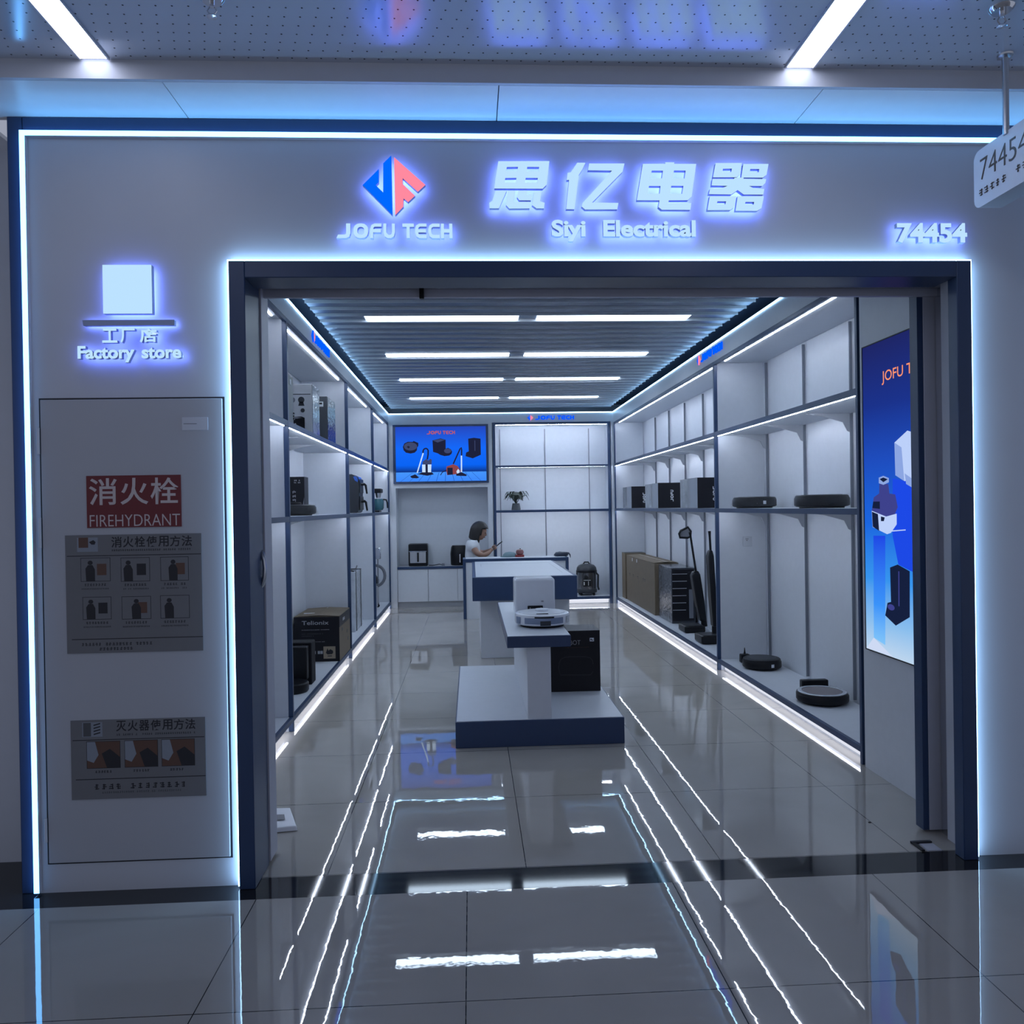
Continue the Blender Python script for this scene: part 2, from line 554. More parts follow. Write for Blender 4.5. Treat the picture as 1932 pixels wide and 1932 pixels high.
# white framing of the back wall round television and niche
m = MB()
m.box(XL - 0.03, -1.135, DB, DB + 0.03, 0, 2.80, WHITE)
m.box(-1.135, 0.335, DB, DB + 0.03, 1.82, 2.80, WHITE)
m.box(0.26, 0.335, DB, DB + 0.03, 0, 1.82, WHITE)
m.box(2.165, XR + 0.03, DB, DB + 0.03, 0, 2.80, WHITE)
m.box(-1.15, -1.135, DB + 0.03, 12.5, 0.6, 1.82, WHITE)
m.box(0.26, 0.28, DB + 0.03, 12.5, 0.6, 1.82, WHITE)
m.box(-1.15, 0.28, DB + 0.03, 12.5, 1.82, 1.84, WHITE)
m.box(-1.15, 0.28, 12.48, 12.5, 0.5, 1.82, WHITE)
struct(m.build('wall_back'), 'white framing with the niche under the television', 'wall')

# ------------------------------------------------------------------ doorway
dr = sname('door_1', ((-0.943 + 2.089) / 2, 3.2, 0), 'navy metal frame round the shop doorway', 'door frame')
OX0, OX1, OZ, FY = -0.943, 2.089, 2.494, 3.19
MB().box(OX0, -0.88, FY, 3.405, 0, OZ, NAVY).build('left_jamb', dr, bevel=0.003)
MB().box(2.027, OX1, FY, 3.255, 0, OZ, NAVY).build('right_jamb', dr, bevel=0.003)
MB().box(-0.88, 2.027, FY, 3.35, 2.427, OZ, NAVY).build('header', dr, bevel=0.003)
for nm, b in (('halo_strip', (OX0 - 0.006, OX0, 3.198, 3.229, 0.01, OZ + 0.006)), ('halo_strip', (OX1, OX1 + 0.006, 3.198, 3.229, 0.01, OZ + 0.006)), ('halo_strip', (OX0, OX1, 3.198, 3.229, OZ, OZ + 0.006))):
    o = MB().box(*b, E_HALO).build(nm, dr)
    o['label'] = 'glowing edge strip behind the frame'
lf = sname('door_2', (-0.9, 3.47, 0), 'grey sliding door stile at the left jamb with a bowed pull handle', 'door')
MB().box(-1.22, -0.874, 3.41, 3.525, 0.012, 2.45, ALU).build('leaf', lf, bevel=0.002)
h = [(-0.896, 3.415, 1.345), (-0.894, 3.385, 1.34), (-0.878, 3.37, 1.325), (-0.868, 3.365, 1.295), (-0.865, 3.365, 1.262), (-0.868, 3.365, 1.225), (-0.878, 3.37, 1.195), (-0.894, 3.385, 1.178), (-0.896, 3.415, 1.172)]
MB().tube(h, 0.0095, STEEL, 10).build('pull_handle', lf)['label'] = 'steel bowed pull handle'
rf = sname('door_3', (2.2, 3.5, 0), 'grey and navy sliding door leaf parked behind the right jamb', 'door')
MB().box(2.045, 2.62, 3.47, 3.53, 0.012, 2.45, ALU).build('leaf', rf, bevel=0.002)
MB().box(2.018, 2.045, 3.472, 3.535, 0.012, 2.45, NAVY).build('edge_stile', rf, bevel=0.002)['label'] = 'navy edge stile'
MB().box(2.10, 2.103, 3.30, 3.465, 0.0, 2.45, CHROME).build('guide_rail', rf)
hd = MB().box(-1.22, 2.62, 3.405, 3.53, 2.452, 2.56, ALU).box(-1.22, 2.62, 3.45, 3.47, 2.416, 2.452, ALU)
struct(hd.build('trim_8', bevel=0.002), 'grey door track housing under the lintel', 'door track')
o = MB().box(-0.207, -0.187, 3.425, 3.449, 2.405, 2.452, BLACK).build('door_sensor', bevel=0.003)
tag(o, 'small black sensor hanging from the grey door track', 'sensor')

# ------------------------------------------------------------------ facade LED line
lt = thing('led_strip', 'long cyan white light line bordering the left side and top of the shopfront', 'led strip', (-1.735, 3.22, 0))
# aluminium channels with a diffuser on the front and on the outer side
MB().box(-1.743, -1.724, 3.208, 3.229, 0.01, 2.990, FACADE).box(-1.744, -1.724, 3.206, 3.208, 0.01, 2.990, E_LINE).box(-1.7445, -1.743, 3.208, 3.229, 0.01, 3.01, E_LINE).build('left_run', lt)
MB().box(-1.744, 2.42, 3.208, 3.229, 2.990, 3.009, FACADE).box(-1.744, 2.42, 3.206, 3.208, 2.990, 3.010, E_LINE).box(-1.744, 2.42, 3.208, 3.229, 3.009, 3.0105, E_LINE).build('top_run', lt)
MB().box(2.40, 2.419, 3.208, 3.229, 0.01, 2.990, FACADE).box(2.40, 2.42, 3.206, 3.208, 0.01, 2.990, E_LINE).box(2.419, 2.4205, 3.208, 3.229, 0.01, 3.01, E_LINE).build('right_run', lt)

# ------------------------------------------------------------------ mall ceiling lamps and sprinklers
for x0, x1, lab in ((-1.376, -1.28, 'long white ceiling strip lamp above the left of the shopfront'), (1.212, 1.314, 'long white ceiling strip lamp above the right of the shopfront')):
    t = thing('ceiling_light', lab, 'lamp', ((x0 + x1) / 2, 0.4, 3.13), 0, 'strip lamps in the corridor ceiling')
    MB().box(x0, x1, -2.5, 2.93, 3.138, 3.1435, E_MALL).build('diffuser', t)
    MB().box(x0 - 0.006, x0, -2.5, 2.936, 3.136, 3.1435, ALU).box(x1, x1 + 0.006, -2.5, 2.936, 3.136, 3.1435, ALU).build('frame', t)
def sprinkler(x, y, lab):
    z = 3.143
    t = thing('fire_sprinkler', lab, 'sprinkler', (x, y, z - 0.06), 0, 'sprinklers in the corridor ceiling')
    MB().lathe((x, y, z), [(0.012, -0.012), (0.03, -0.012), (0.038, -0.004), (0.04, 0)], CHROME, 24).build('escutcheon', t)
    m = MB().lathe((x, y, z), [(0.008, -0.03), (0.009, -0.01)], CHROME, 12)
    for s in (-1, 1):
        m.tube([(x + s * 0.008, y, z - 0.03), (x + s * 0.015, y, z - 0.042), (x + s * 0.003, y, z - 0.058)], 0.0025, CHROME, 6)
    m.build('frame_arms', t)
    MB().lathe((x, y, z), [(0.001, -0.064), (0.016, -0.062), (0.016, -0.059), (0.001, -0.058)], CHROME, 18).build('deflector', t)
sprinkler(1.80, 2.57, 'chrome fire sprinkler above the hanging number sign')
sprinkler(-0.80, 2.585, 'chrome fire sprinkler beside the left ceiling strip lamp')

# hanging number sign
t = thing('hanging_sign', 'white hanging sign board numbered 74454 on a steel rod', 'sign', (2.03, 2.76, 2.6))
def rrect(x0, y0, x1, y1, r, n=5):
    out = []
    for cx, cy, a0 in ((x1 - r, y1 - r, 0), (x0 + r, y1 - r, 90), (x0 + r, y0 + r, 180), (x1 - r, y0 + r, 270)):
        for i in range(n + 1):
            a = math.radians(a0 + 90 * i / n)
            out.append((cx + r * math.cos(a), cy + r * math.sin(a)))
    return out
fr = fr_right(2.09, 3.03, 2.64)
MB().shape([rrect(0, 0, 0.52, 0.222, 0.035)], fr, 0.09, WPLAST, LGREY, LGREY).build('board', t, bevel=0.006, seg=3)
MB().tube([(2.0, 2.84, 2.85), (2.0, 2.84, 3.143)], 0.011, STEEL, 12).lathe((2.0, 2.84, 3.143), [(0.012, -0.012), (0.026, -0.006), (0.028, 0)], STEEL, 16).build('rod', t)
BROWNT = mat('bronze_lettering', (0.13, 0.10, 0.08), 0.4, 0.3)
fr = fr_right(1.9995, 3.03, 2.64)
m = MB().text('74454', fr, 0.04, 0.10, 0.262, 0.082, BROWNT, 0.001, bold=-0.012)
random.seed(5)
def scribble(m, fr, x0, x1, z0, h, ma, seed, gap=0.25, n=None):
    """a line of tiny illegible print"""
    rnd = random.Random(seed)
    w = h * 0.95
    x = x0
    while x + w <= x1 + 1e-6:
        if rnd.random() > 0.06:
            for k in range(3):
                zz = z0 + h * (0.06 + 0.34 * k)
                a, b = sorted((rnd.uniform(0, 0.35), rnd.uniform(0.6, 1.0)))
                m.shape([[(x + a * w, zz), (x + b * w, zz), (x + b * w, zz + h * 0.17), (x + a * w, zz + h * 0.17)]], fr, 0, ma)
            c = rnd.uniform(0.25, 0.65)
            m.shape([[(x + c * w, z0), (x + (c + 0.17) * w, z0), (x + (c + 0.17) * w, z0 + h), (x + c * w, z0 + h)]], fr, 0, ma)
        x += w * (1 + gap)
    return m
fr2 = fr_right(1.9985, 3.03, 2.64)
scribble(m, fr2, 0.03, 0.19, 0.04, 0.028, BROWNT, 1)
scribble(m, fr2, 0.24, 0.50, 0.045, 0.028, BROWNT, 2)
m.build('lettering', t)

# ================================================================== SHOPFRONT LETTERING
LF = 3.18           # front of the raised letters
def halo_letter(loops, parent, face=E_FACE, name='letter', front=LF, depth=0.020, back=E_BACK, side=RETURN):
    return MB().shape(loops, fr_front(front + depth), depth, face, side, back).build(name, parent)
GL = {  # blocky rounded capitals on a unit cell
    'J': [[(.62, 1), (.92, 1), (.92, .34), (.83, .1), (.62, 0), (-.06, 0), (.06, .24), (.5, .24), (.6, .29), (.62, .38)]],
    'O': [rrect(0, 0, 1, 1, .42, 4), rrect(.27, .24, .73, .76, .2, 4)],
    'F': [[(0, 0), (0, .62), (.12, .9), (.38, 1), (1, 1), (1, .78), (.42, .78), (.31, .73), (.28, .62), (.95, .62), (.95, .39), (.27, .39), (.27, 0)]],
    'U': [[(0, 1), (0, .4), (.1, .12), (.36, 0), (.64, 0), (.9, .12), (1, .4), (1, 1), (.74, 1), (.74, .4), (.68, .28), (.58, .23), (.42, .23), (.32, .28), (.26, .4), (.26, 1)]],
    'T': [[(0, 1), (1, 1), (1, .77), (.64, .77), (.64, 0), (.36, 0), (.36, .77), (0, .77)]],
    'E': [[(1, 1), (.36, 1), (.1, .88), (0, .62), (0, .38), (.1, .12), (.36, 0), (1, 0), (1, .21), (.42, .21), (.3, .28), (.28, .39), (.95, .39), (.95, .61), (.28, .61), (.3, .72), (.42, .79), (1, .79)]],
    'C': [[(1, 1), (.36, 1), (.1, .88), (0, .62), (0, .38), (.1, .12), (.36, 0), (1, 0), (1, .23), (.42, .23), (.3, .29), (.27, .4), (.27, .6), (.3, .71), (.42, .77), (1, .77)]],
    'H': [[(0, 0), (0, 1), (.27, 1), (.27, .62), (.73, .62), (.73, 1), (1, 1), (1, 0), (.73, 0), (.73, .38), (.27, .38), (.27, 0)]],
}
JOFU = [('J', 0.0, .125), ('O', .14, .128), ('F', .284, .10), ('U', .40, .10), ('T', .565, .10), ('E', .675, .10), ('C', .79, .10), ('H', .90, .10)]
LOGO_B = [(-0.294, 2.908), (-0.326, 2.877), (-0.328, 2.761), (-0.357, 2.79), (-0.345, 2.802), (-0.344, 2.854), (-0.409, 2.79), (-0.293, 2.671)]
LOGO_P = [(-0.283, 2.902), (-0.16, 2.792), (-0.191, 2.764), (-0.25, 2.818), (-0.25, 2.795), (-0.202, 2.749), (-0.23, 2.723), (-0.248, 2.738), (-0.249, 2.705), (-0.282, 2.671)]
lg = thing('logo_sign', 'raised blue and pink diamond logo with white Latin capitals under it, over the doorway', 'sign', (-0.285, 3.2, 2.57))
halo_letter([LOGO_B], lg, E_BLUE, 'blue_half')
halo_letter([LOGO_P], lg, E_PINK, 'pink_half')
for c, a, w in JOFU:
    halo_letter([[(-0.512 + (a + px * w) * 0.456, 2.580 + pz * 0.058) for px, pz in l] for l in GL[c]], lg)
# four large characters
CH = {
 'si': ([[(0.132, 2.888), (0.338, 2.89), (0.325, 2.795), (0.309, 2.779), (0.114, 2.779)],
         [(0.166, 2.865), (0.211, 2.866), (0.208, 2.848), (0.163, 2.848)], [(0.248, 2.866), (0.296, 2.866), (0.293, 2.848), (0.246, 2.848)],
         [(0.159, 2.821), (0.204, 2.822), (0.201, 2.803), (0.156, 2.803)], [(0.241, 2.822), (0.29, 2.822), (0.287, 2.803), (0.238, 2.803)]],
        [[(0.119, 2.77), (0.164, 2.77), (0.145, 2.729), (0.132, 2.7), (0.094, 2.7), (0.093, 2.722), (0.106, 2.73)]],
        [[(0.168, 2.77), (0.199, 2.77), (0.19, 2.726), (0.259, 2.726), (0.255, 2.7), (0.173, 2.699), (0.16, 2.713)]],
        [[(0.21, 2.77), (0.247, 2.77), (0.245, 2.753), (0.265, 2.753), (0.261, 2.732), (0.214, 2.732), (0.205, 2.745)]],
        [[(0.273, 2.765), (0.304, 2.766), (0.297, 2.728), (0.316, 2.723), (0.313, 2.7), (0.283, 2.7), (0.265, 2.713)]]),
 'yi': ([[(0.45, 2.884), (0.484, 2.884), (0.47, 2.856), (0.456, 2.835), (0.436, 2.697), (0.402, 2.697), (0.416, 2.815), (0.406, 2.814), (0.41, 2.843), (0.424, 2.846)]],
        [[(0.498, 2.881), (0.642, 2.882), (0.634, 2.849), (0.508, 2.724), (0.615, 2.723), (0.61, 2.697), (0.479, 2.696), (0.465, 2.708), (0.469, 2.722), (0.591, 2.853), (0.493, 2.854)]]),
 'dian': ([[(0.717, 2.881), (0.808, 2.882), (0.809, 2.888), (0.846, 2.888), (0.845, 2.882), (0.936, 2.882), (0.915, 2.75), (0.9, 2.735), (0.821, 2.734), (0.819, 2.723), (0.914, 2.724), (0.909, 2.696), (0.792, 2.696), (0.778, 2.707), (0.783, 2.734), (0.69, 2.734)],
           [(0.753, 2.854), (0.799, 2.854), (0.794, 2.823), (0.747, 2.823)], [(0.844, 2.855), (0.892, 2.855), (0.887, 2.823), (0.839, 2.823)],
           [(0.741, 2.792), (0.788, 2.792), (0.784, 2.761), (0.735, 2.76)], [(0.832, 2.793), (0.882, 2.793), (0.876, 2.761), (0.826, 2.761)]],),
 'qi': ([[(1.016, 2.886), (1.124, 2.887), (1.117, 2.843), (1.103, 2.829), (1.004, 2.828)], [(1.046, 2.863), (1.083, 2.864), (1.08, 2.85), (1.043, 2.849)]],
        [[(1.13, 2.883), (1.235, 2.884), (1.226, 2.84), (1.211, 2.828), (1.121, 2.828)], [(1.159, 2.863), (1.196, 2.863), (1.194, 2.85), (1.156, 2.849)]],
        [[(1.002, 2.822), (1.09, 2.822), (1.094, 2.827), (1.131, 2.828), (1.13, 2.823), (1.225, 2.822), (1.22, 2.806), (1.208, 2.794), (1.153, 2.794), (1.173, 2.784), (1.216, 2.782), (1.211, 2.759), (1.13, 2.759), (1.105, 2.777), (1.079, 2.759), (0.986, 2.76), (0.991, 2.781), (1.039, 2.784), (1.064, 2.794), (0.998, 2.795)]],
        [[(0.99, 2.752), (1.099, 2.752), (1.089, 2.707), (1.074, 2.696), (0.979, 2.695)], [(1.021, 2.731), (1.057, 2.731), (1.054, 2.719), (1.018, 2.719)]],
        [[(1.105, 2.752), (1.214, 2.753), (1.203, 2.704), (1.186, 2.693), (1.095, 2.693)], [(1.137, 2.729), (1.173, 2.729), (1.171, 2.718), (1.134, 2.718)]]),
}
cs = thing('shop_sign', 'four large raised white slanted Chinese characters glowing over the doorway', 'sign', (0.67, 3.2, 2.69))
for parts in CH.values():
    m = MB()
    for loops in parts:
        m.shape(loops, fr_front(LF + 0.020), 0.020, E_FACE, RETURN, E_BACK)
    m.build('character', cs)
def advance(s, bold):
    w = lambda t: max(p[0] for p in text_mesh(t, bold)[0]) - min(p[0] for p in text_mesh(t, bold)[0])
    return w('H' + s + 'H') - w('HH')
def letters(s, parent, x0, z0, w, h, bold=0.03, space=0.35, name='letter', ref='H'):
    """a raised word, one mesh per letter; h is the capital height"""
    pos, x = [], 0.0
    for c in s:
        if c == ' ':
            x += space
            continue
        pos.append((c, x))
        x += advance(c, bold)
    vs0 = text_mesh(pos[0][0], bold)[0]
    last = text_mesh(pos[-1][0], bold)[0]
    xa = pos[0][1] + min(p[0] for p in vs0)
    xb = pos[-1][1] + max(p[0] for p in last)
    sx = w / (xb - xa)
    cap = [p[1] for p in text_mesh(ref, bold)[0]]
    sy = h / (max(cap) - min(cap))
    for c, px in pos:
        vs, fs = text_mesh(c, bold)
        pts = [(x0 + (px + p[0] - xa) * sx, z0 + (p[1] - min(cap)) * sy) for p in vs]
        MB().flat(pts, fs, fr_front(LF + 0.020), E_FACE, 0.020, RETURN, E_BACK).build(name, parent)
en = thing('shop_sign', 'raised white line of two English words under the large Chinese characters', 'sign', (0.64, 3.2, 2.58))
letters('Siyi Electrical', en, 0.342, 2.588, 0.588, 0.066, bold=0.036, space=0.62)
nb = thing('number_sign', 'raised white number 74454 glowing above the right corner of the doorway', 'sign', (1.92, 3.2, 2.56))
letters('74454', nb, 1.769, 2.565, 0.298, 0.080, bold=0.036, ref='4')
fs_ = thing('factory_store_sign', 'raised white wording Factory store with three Chinese characters under a bar', 'sign', (-1.325, 3.2, 2.09))
MB().shape([[(-1.510, 2.262), (-1.156, 2.262), (-1.156, 2.240), (-1.506, 2.240)]], fr_front(3.212), 0.02, RETURN, RETURN, E_BACK).build('bar', fs_)
for ch, x0, w in (('工', -1.429, 0.058), ('厂', -1.360, 0.056), ('店', -1.286, 0.066)):
    MB().text(ch, fr_front(LF + 0.020), x0, 2.170, w, 0.056, E_FACE, 0.020, RETURN, E_BACK, bold=0.028).build('character', fs_)
letters('Factory store', fs_, -1.524, 2.108, 0.397, 0.050, bold=0.036, space=0.42)
o = thing('code_panel', 'square white glowing panel on the wall above the Factory store wording', 'sign', (-1.33, 3.2, 2.28))
MB().box(-1.424, -1.235, 3.18, 3.206, 2.283, 2.475, RETURN, front=E_FACE).build('face', o, bevel=0.002)
MB().box(-1.42, -1.239, 3.206, 3.2085, 2.287, 2.471, E_BACK).build('back_light', o)

# ------------------------------------------------------------------ fire hydrant cabinet door and its notices
t = thing('hydrant_cabinet_door', 'tall pale door of the fire hydrant cabinet left of the entrance', 'cabinet door', (-1.34, 3.22, 0.117))
DOORM = mat('cabinet_door_paint', (0.40, 0.42, 0.47), 0.45, noise=0.04, nscale=3)
MB().box(-1.692, -0.986, 3.221, 3.229, 0.120, 1.955, DOORM).build('panel', t, bevel=0.002)
MB().box(-1.70, -0.978, 3.2285, 3.2297, 0.113, 1.962, INK).build('shadow_gap', t)
for z0, z1 in ((1.74, 1.845), (1.37, 1.49), (0.205, 0.30)):
    MB().tube([(-1.70, 3.218, z0), (-1.70, 3.218, z1)], 0.006, FACADE, 10).build('hinge', t)
m = MB().box(-1.143, -1.042, 3.2185, 3.221, 1.829, 1.880, FACADE).box(-1.137, -1.085, 3.218, 3.2186, 1.853, 1.855, INKG)
m.build('pull_plate', t, bevel=0.001)
PY = 3.2175
fr = fr_front(PY)
t = thing('fire_hydrant_sign', 'red notice with pale Chinese characters and FIREHYDRANT on the cabinet door', 'sign', (-1.335, 3.219, 1.45))
MB().box(-1.518, -1.152, PY, 3.2206, 1.446, 1.652, RED).build('plate', t)
m = MB()
for ch, x0 in (('消', -1.508), ('火', -1.387), ('栓', -1.270)):
    m.text(ch, fr, x0, 1.536, 0.108, 0.106, REDTXT, 0.0006, bold=0.012)
m.text('FIREHYDRANT', fr, -1.507, 1.451, 0.35, 0.046, REDTXT, 0.0006, bold=-0.008)
m.build('lettering', t)
def pic(m, x0, x1, z0, z1, k):
    """one small photo-like picture on a notice"""
    f0, f1 = fr_front(PY - 0.0004), fr_front(PY - 0.0008)
    R = lambda a, b, c, d: [(a, c), (b, c), (b, d), (a, d)]
    w, h = x1 - x0, z1 - z0
    m.shape([R(x0 - .002, x1 + .002, z0 - .002, z1 + .002)], fr_front(PY - 0.0002), 0, INK)
    m.shape([R(x0, x1, z0, z1)], f0, 0, PAPER if k < 10 else INKB)
    if k < 10:
        c = x0 + w * (0.32, 0.25, 0.45, 0.28, 0.5, 0.3)[k]
        hh = z1 - h * 0.1
        if k != 5:
            m.shape([R(x0 + w * .55, x1 - w * .12, z0 + h * .25, z1 - h * .25)], fr_front(PY - 0.0006), 0, INKB if k in (0, 2, 4) else INK)
        m.shape([[(c + w * .09 * math.cos(a * PI / 5), hh - h * .1 + h * .1 * math.sin(a * PI / 5)) for a in range(10)]], f1, 0, INK)
        m.shape([[(c - w * .15, z0), (c - w * .17, hh - h * .35), (c - w * .08, hh - h * .2), (c + w * .08, hh - h * .2), (c + w * .16, hh - h * .4), (c + w * .16, z0)]], f1, 0, INK)
    else:
        m.shape([[(x0, z1), (x0 + w * .25, z1), (x0 + w * .35, z0 + h * .5), (x0 + w * .2, z0 + h * .2), (x0, z0 + h * .3)]], f1, 0, SKYP)
        m.shape([[(x0 + w * .45, z0 + h * .55), (x0 + w * .7, z0 + h * .72), (x1, z0 + h * .4), (x1, z0), (x0 + w * .6, z0)]], f1, 0, INK)
    return m
t = thing('hydrant_notice', 'large grey notice with six small pictures on the cabinet door', 'notice', (-1.34, 3.219, 0.937))
MB().box(-1.604, -1.076, PY, 3.2206, 0.950, 1.418, PAPER).xform(Matrix.Translation((0, 0, 0))).build('sheet', t)
m = MB()
for i, ch in enumerate('消火栓使用方法'):
    m.text(ch, fr, -1.426 + i * 0.0455, 1.367, 0.041, 0.043, INK, 0.0004, bold=0.015)
scribble(m, fr_front(PY - 0.0003), -1.426, -1.11, 1.352, 0.008, INK, 3, 0.1)
m.box(-1.598, -1.078, PY - 0.0004, PY, 1.334, 1.337, INK).box(-1.585, -1.076, PY - 0.0004, PY, 1.004, 1.007, INK)
m.shape([[(-1.558, 1.352), (-1.478, 1.352), (-1.478, 1.408), (-1.558, 1.408)]], fr_front(PY - 0.0002), 0, SKYP)
m.shape([[(-1.552, 1.368), (-1.515, 1.368), (-1.515, 1.408), (-1.552, 1.408)]], fr_front(PY - 0.0005), 0, INKB)
m.shape([[(-1.512, 1.39), (-1.495, 1.398), (-1.486, 1.39), (-1.49, 1.38), (-1.502, 1.38)]], fr_front(PY - 0.0005), 0, INK)
for k, (a, b, c, d) in enumerate(((-1.544, -1.433, 1.236, 1.326), (-1.389, -1.28, 1.233, 1.324), (-1.235, -1.129, 1.233, 1.324), (-1.539, -1.432, 1.085, 1.171), (-1.388, -1.278, 1.083, 1.17), (-1.238, -1.128, 1.083, 1.171))):
    pic(m, a, b, c, d, k)
    scribble(m, fr_front(PY - 0.0003), a + 0.01, b - 0.005, c - 0.02, 0.010, INK, 20 + k, 0.15)
    scribble(m, fr_front(PY - 0.0003), a, b, c - 0.034, 0.006, INK, 30 + k, 0.1)
scribble(m, fr_front(PY - 0.0003), -1.548, -1.25, 0.979, 0.012, INK, 41, 0.15)
scribble(m, fr_front(PY - 0.0003), -1.479, -1.34, 0.960, 0.012, INK, 42, 0.15)
m.build('print', t)
t = thing('extinguisher_notice', 'small grey notice with three brown pictures low on the cabinet door', 'notice', (-1.337, 3.219, 0.37))
MB().box(-1.597, -1.074, PY, 3.2206, 0.370, 0.684, PAPER).build('sheet', t)
m = MB()
for i, ch in enumerate('灭火器使用方法'):
    m.text(ch, fr, -1.421 + i * 0.0448, 0.637, 0.040, 0.042, INK, 0.0004, bold=0.015)
scribble(m, fr_front(PY - 0.0003), -1.421, -1.112, 0.620, 0.008, INK, 5, 0.1)
m.box(-1.59, -1.078, PY - 0.0004, PY, 0.604, 0.607, INK).box(-1.58, -1.076, PY - 0.0004, PY, 0.448, 0.451, INK)
m.shape([[(-1.552, 0.618), (-1.474, 0.618), (-1.474, 0.676), (-1.552, 0.676)]], fr_front(PY - 0.0002), 0, SKYP)
m.shape([[(-1.548, 0.62), (-1.518, 0.62), (-1.518, 0.674), (-1.548, 0.674)]], fr_front(PY - 0.0005), 0, INKG)
for q in range(4):
    m.shape([[(-1.508, 0.625 + q * .012), (-1.482, 0.632 + q * .012), (-1.482, 0.637 + q * .012), (-1.508, 0.63 + q * .012)]], fr_front(PY - 0.0005), 0, INK)
for k, (a, b) in enumerate(((-1.535, -1.408), (-1.388, -1.262), (-1.244, -1.118))):
    pic(m, a, b, 0.494, 0.598, 10 + k)
    scribble(m, fr_front(PY - 0.0003), a + 0.03, b - 0.03, 0.474, 0.010, INK, 50 + k, 0.15)
scribble(m, fr_front(PY - 0.0003), -1.51, -1.136, 0.408, 0.022, INK, 61, 0.35)
scribble(m, fr_front(PY - 0.0003), -1.48, -1.17, 0.392, 0.008, INKG, 62, 0.1)
m.build('print', t)

# ================================================================== SHELVING
SHELF = {}
def bay(side, y0, y1, label, tracks, last=False, first_side=True):
    s = 1 if side == 'R' else -1
    fx = XR if side == 'R' else XL
    bx = 2.665 if side == 'R' else -1.695
    zr = 2.785 if side == 'R' else 2.815
    z1 = 2.150 if side == 'R' else 2.115
    z2, zb = 1.462, 0.10
    a, b = y0 + 0.0, y1
    t = thing('shelving_unit', label, 'shelving unit', ((fx + bx) / 2, (y0 + y1) / 2, 0), 0, 'built-in shelving bays along the side walls')
    X = lambda d: fx + s * d                      # depth d behind the front edge
    def B(d0, d1, ya, yb, za, zb_, m, **k):
        return MB().box(X(d0), X(d1), ya, yb, za, zb_, m, **k)
    B(0, .032, a + .001, a + .029, 0, zr, RAIL).build('post', t, bevel=.002)
    if first_side:
        B(.032, .455, a + .001, a + .019, 0, zr, WHITE).build('side_panel', t)
    if last:
        B(0, .455, b - .02, b - .002, 0, zr, WHITE).build('side_panel', t)
        B(-.001, .02, b - .03, b - .02, 0, zr, RAIL).build('post', t)
    MB().box(bx, bx + s * .01, a + .001, b - .001, 0.07, zr, WHITE).build('back_panel', t)
    B(0, .025, a + .029, b - .001, zr - .03, zr, RAIL).build('top_rail', t, bevel=.002)
    tb = B(.025, .455, a + .019, b - .001, zr - .012, zr, WHITE).build('top_board', t)
    e = B(.07, .077, a + .12, b - .10, zr - .016, zr - .012, E_SHELF).build('led_strip', tb)
    e['label'] = 'glowing white light line'
    for y in tracks:
        k = B(.435, .4555, y - .005, y + .005, .12, zr - .03, TRACK)
        k.build('upright_track', t)
    for zt, th, dz in ((z1, .04, -.0025), (z2, .036, .003)):
        sh = MB().box(X(.0), X(.012), a + .029, b - .002, zt - th, zt, RAIL).box(X(.012), X(.44), a + .02, b - .002, zt - th + .006, zt - .0005, WHITE)
        so = sh.build('shelf', t, bevel=.0015)
        B(.014, .019, a + .05, b - .05, zt - th + dz, zt - th + .007, E_SHELF).build('led_strip', so)['label'] = 'glowing white light line'
        for y in tracks:
            br = [(0.01, 0), (0.34, 0), (0.20, -.02), (0.06, -.06), (0.03, -.12), (0.01, -.13)]
            fr = (V(X(.445), y + .004, zt - th + .006), V(-s, 0, 0), V(0, 0, 1), V(0, -1, 0))
            MB().shape([br], fr, .006, LGREY).build('bracket', so)
    MB().box(X(0), X(.025), a + .029, b - .002, zb - .034, zb, RAIL).box(X(.025), X(.45), a + .02, b - .002, zb - .03, zb, WHITE).build('base_board', t, bevel=.0015)
    pl = B(.055, .07, a + .02, b - .002, 0, zb - .03, WHITE).build('plinth', t)
    B(.030, .045, a + .02, b - .03, zb - .036, zb - .030, E_PLINTH).build('led_strip', pl)['label'] = 'glowing white light line'
    B(.0545, .0552, a + .02, b - .03, 0.012, 0.055, E_PLINTH2).build('painted_glow', pl)['label'] = 'white plinth face with the strip light painted on as glow'
    return t
E_PLINTH2 = emit('painted_plinth_glow', (0.80, 0.82, 0.92), 0.95)  # strip light falling on the plinth, painted as a glowing face
bay('L', 3.62, 5.45, 'left wall shelving bay nearest the entrance, mostly hidden behind the door jamb', [4.6])
bay('L', 5.45, 8.10, 'left wall shelving bay with the large dark carton on its base', [6.3, 7.05], )
bay('L', 8.10, 10.20, 'left wall shelving bay with the black two-drawer air fryer', [])
bay('L', 10.20, 12.08, 'left wall shelving bay in the far corner with the teal coffee machine', [], last=True)
bay('R', 4.40, 7.05, 'right wall shelving bay next to the light box with four robot vacuums', [4.62, 5.385, 6.161, 6.955])
bay('R', 7.05, 12.08, 'long right wall shelving bay with brown cartons and stick vacuums', [8.1, 8.887, 9.662, 10.44, 11.222], last=True)
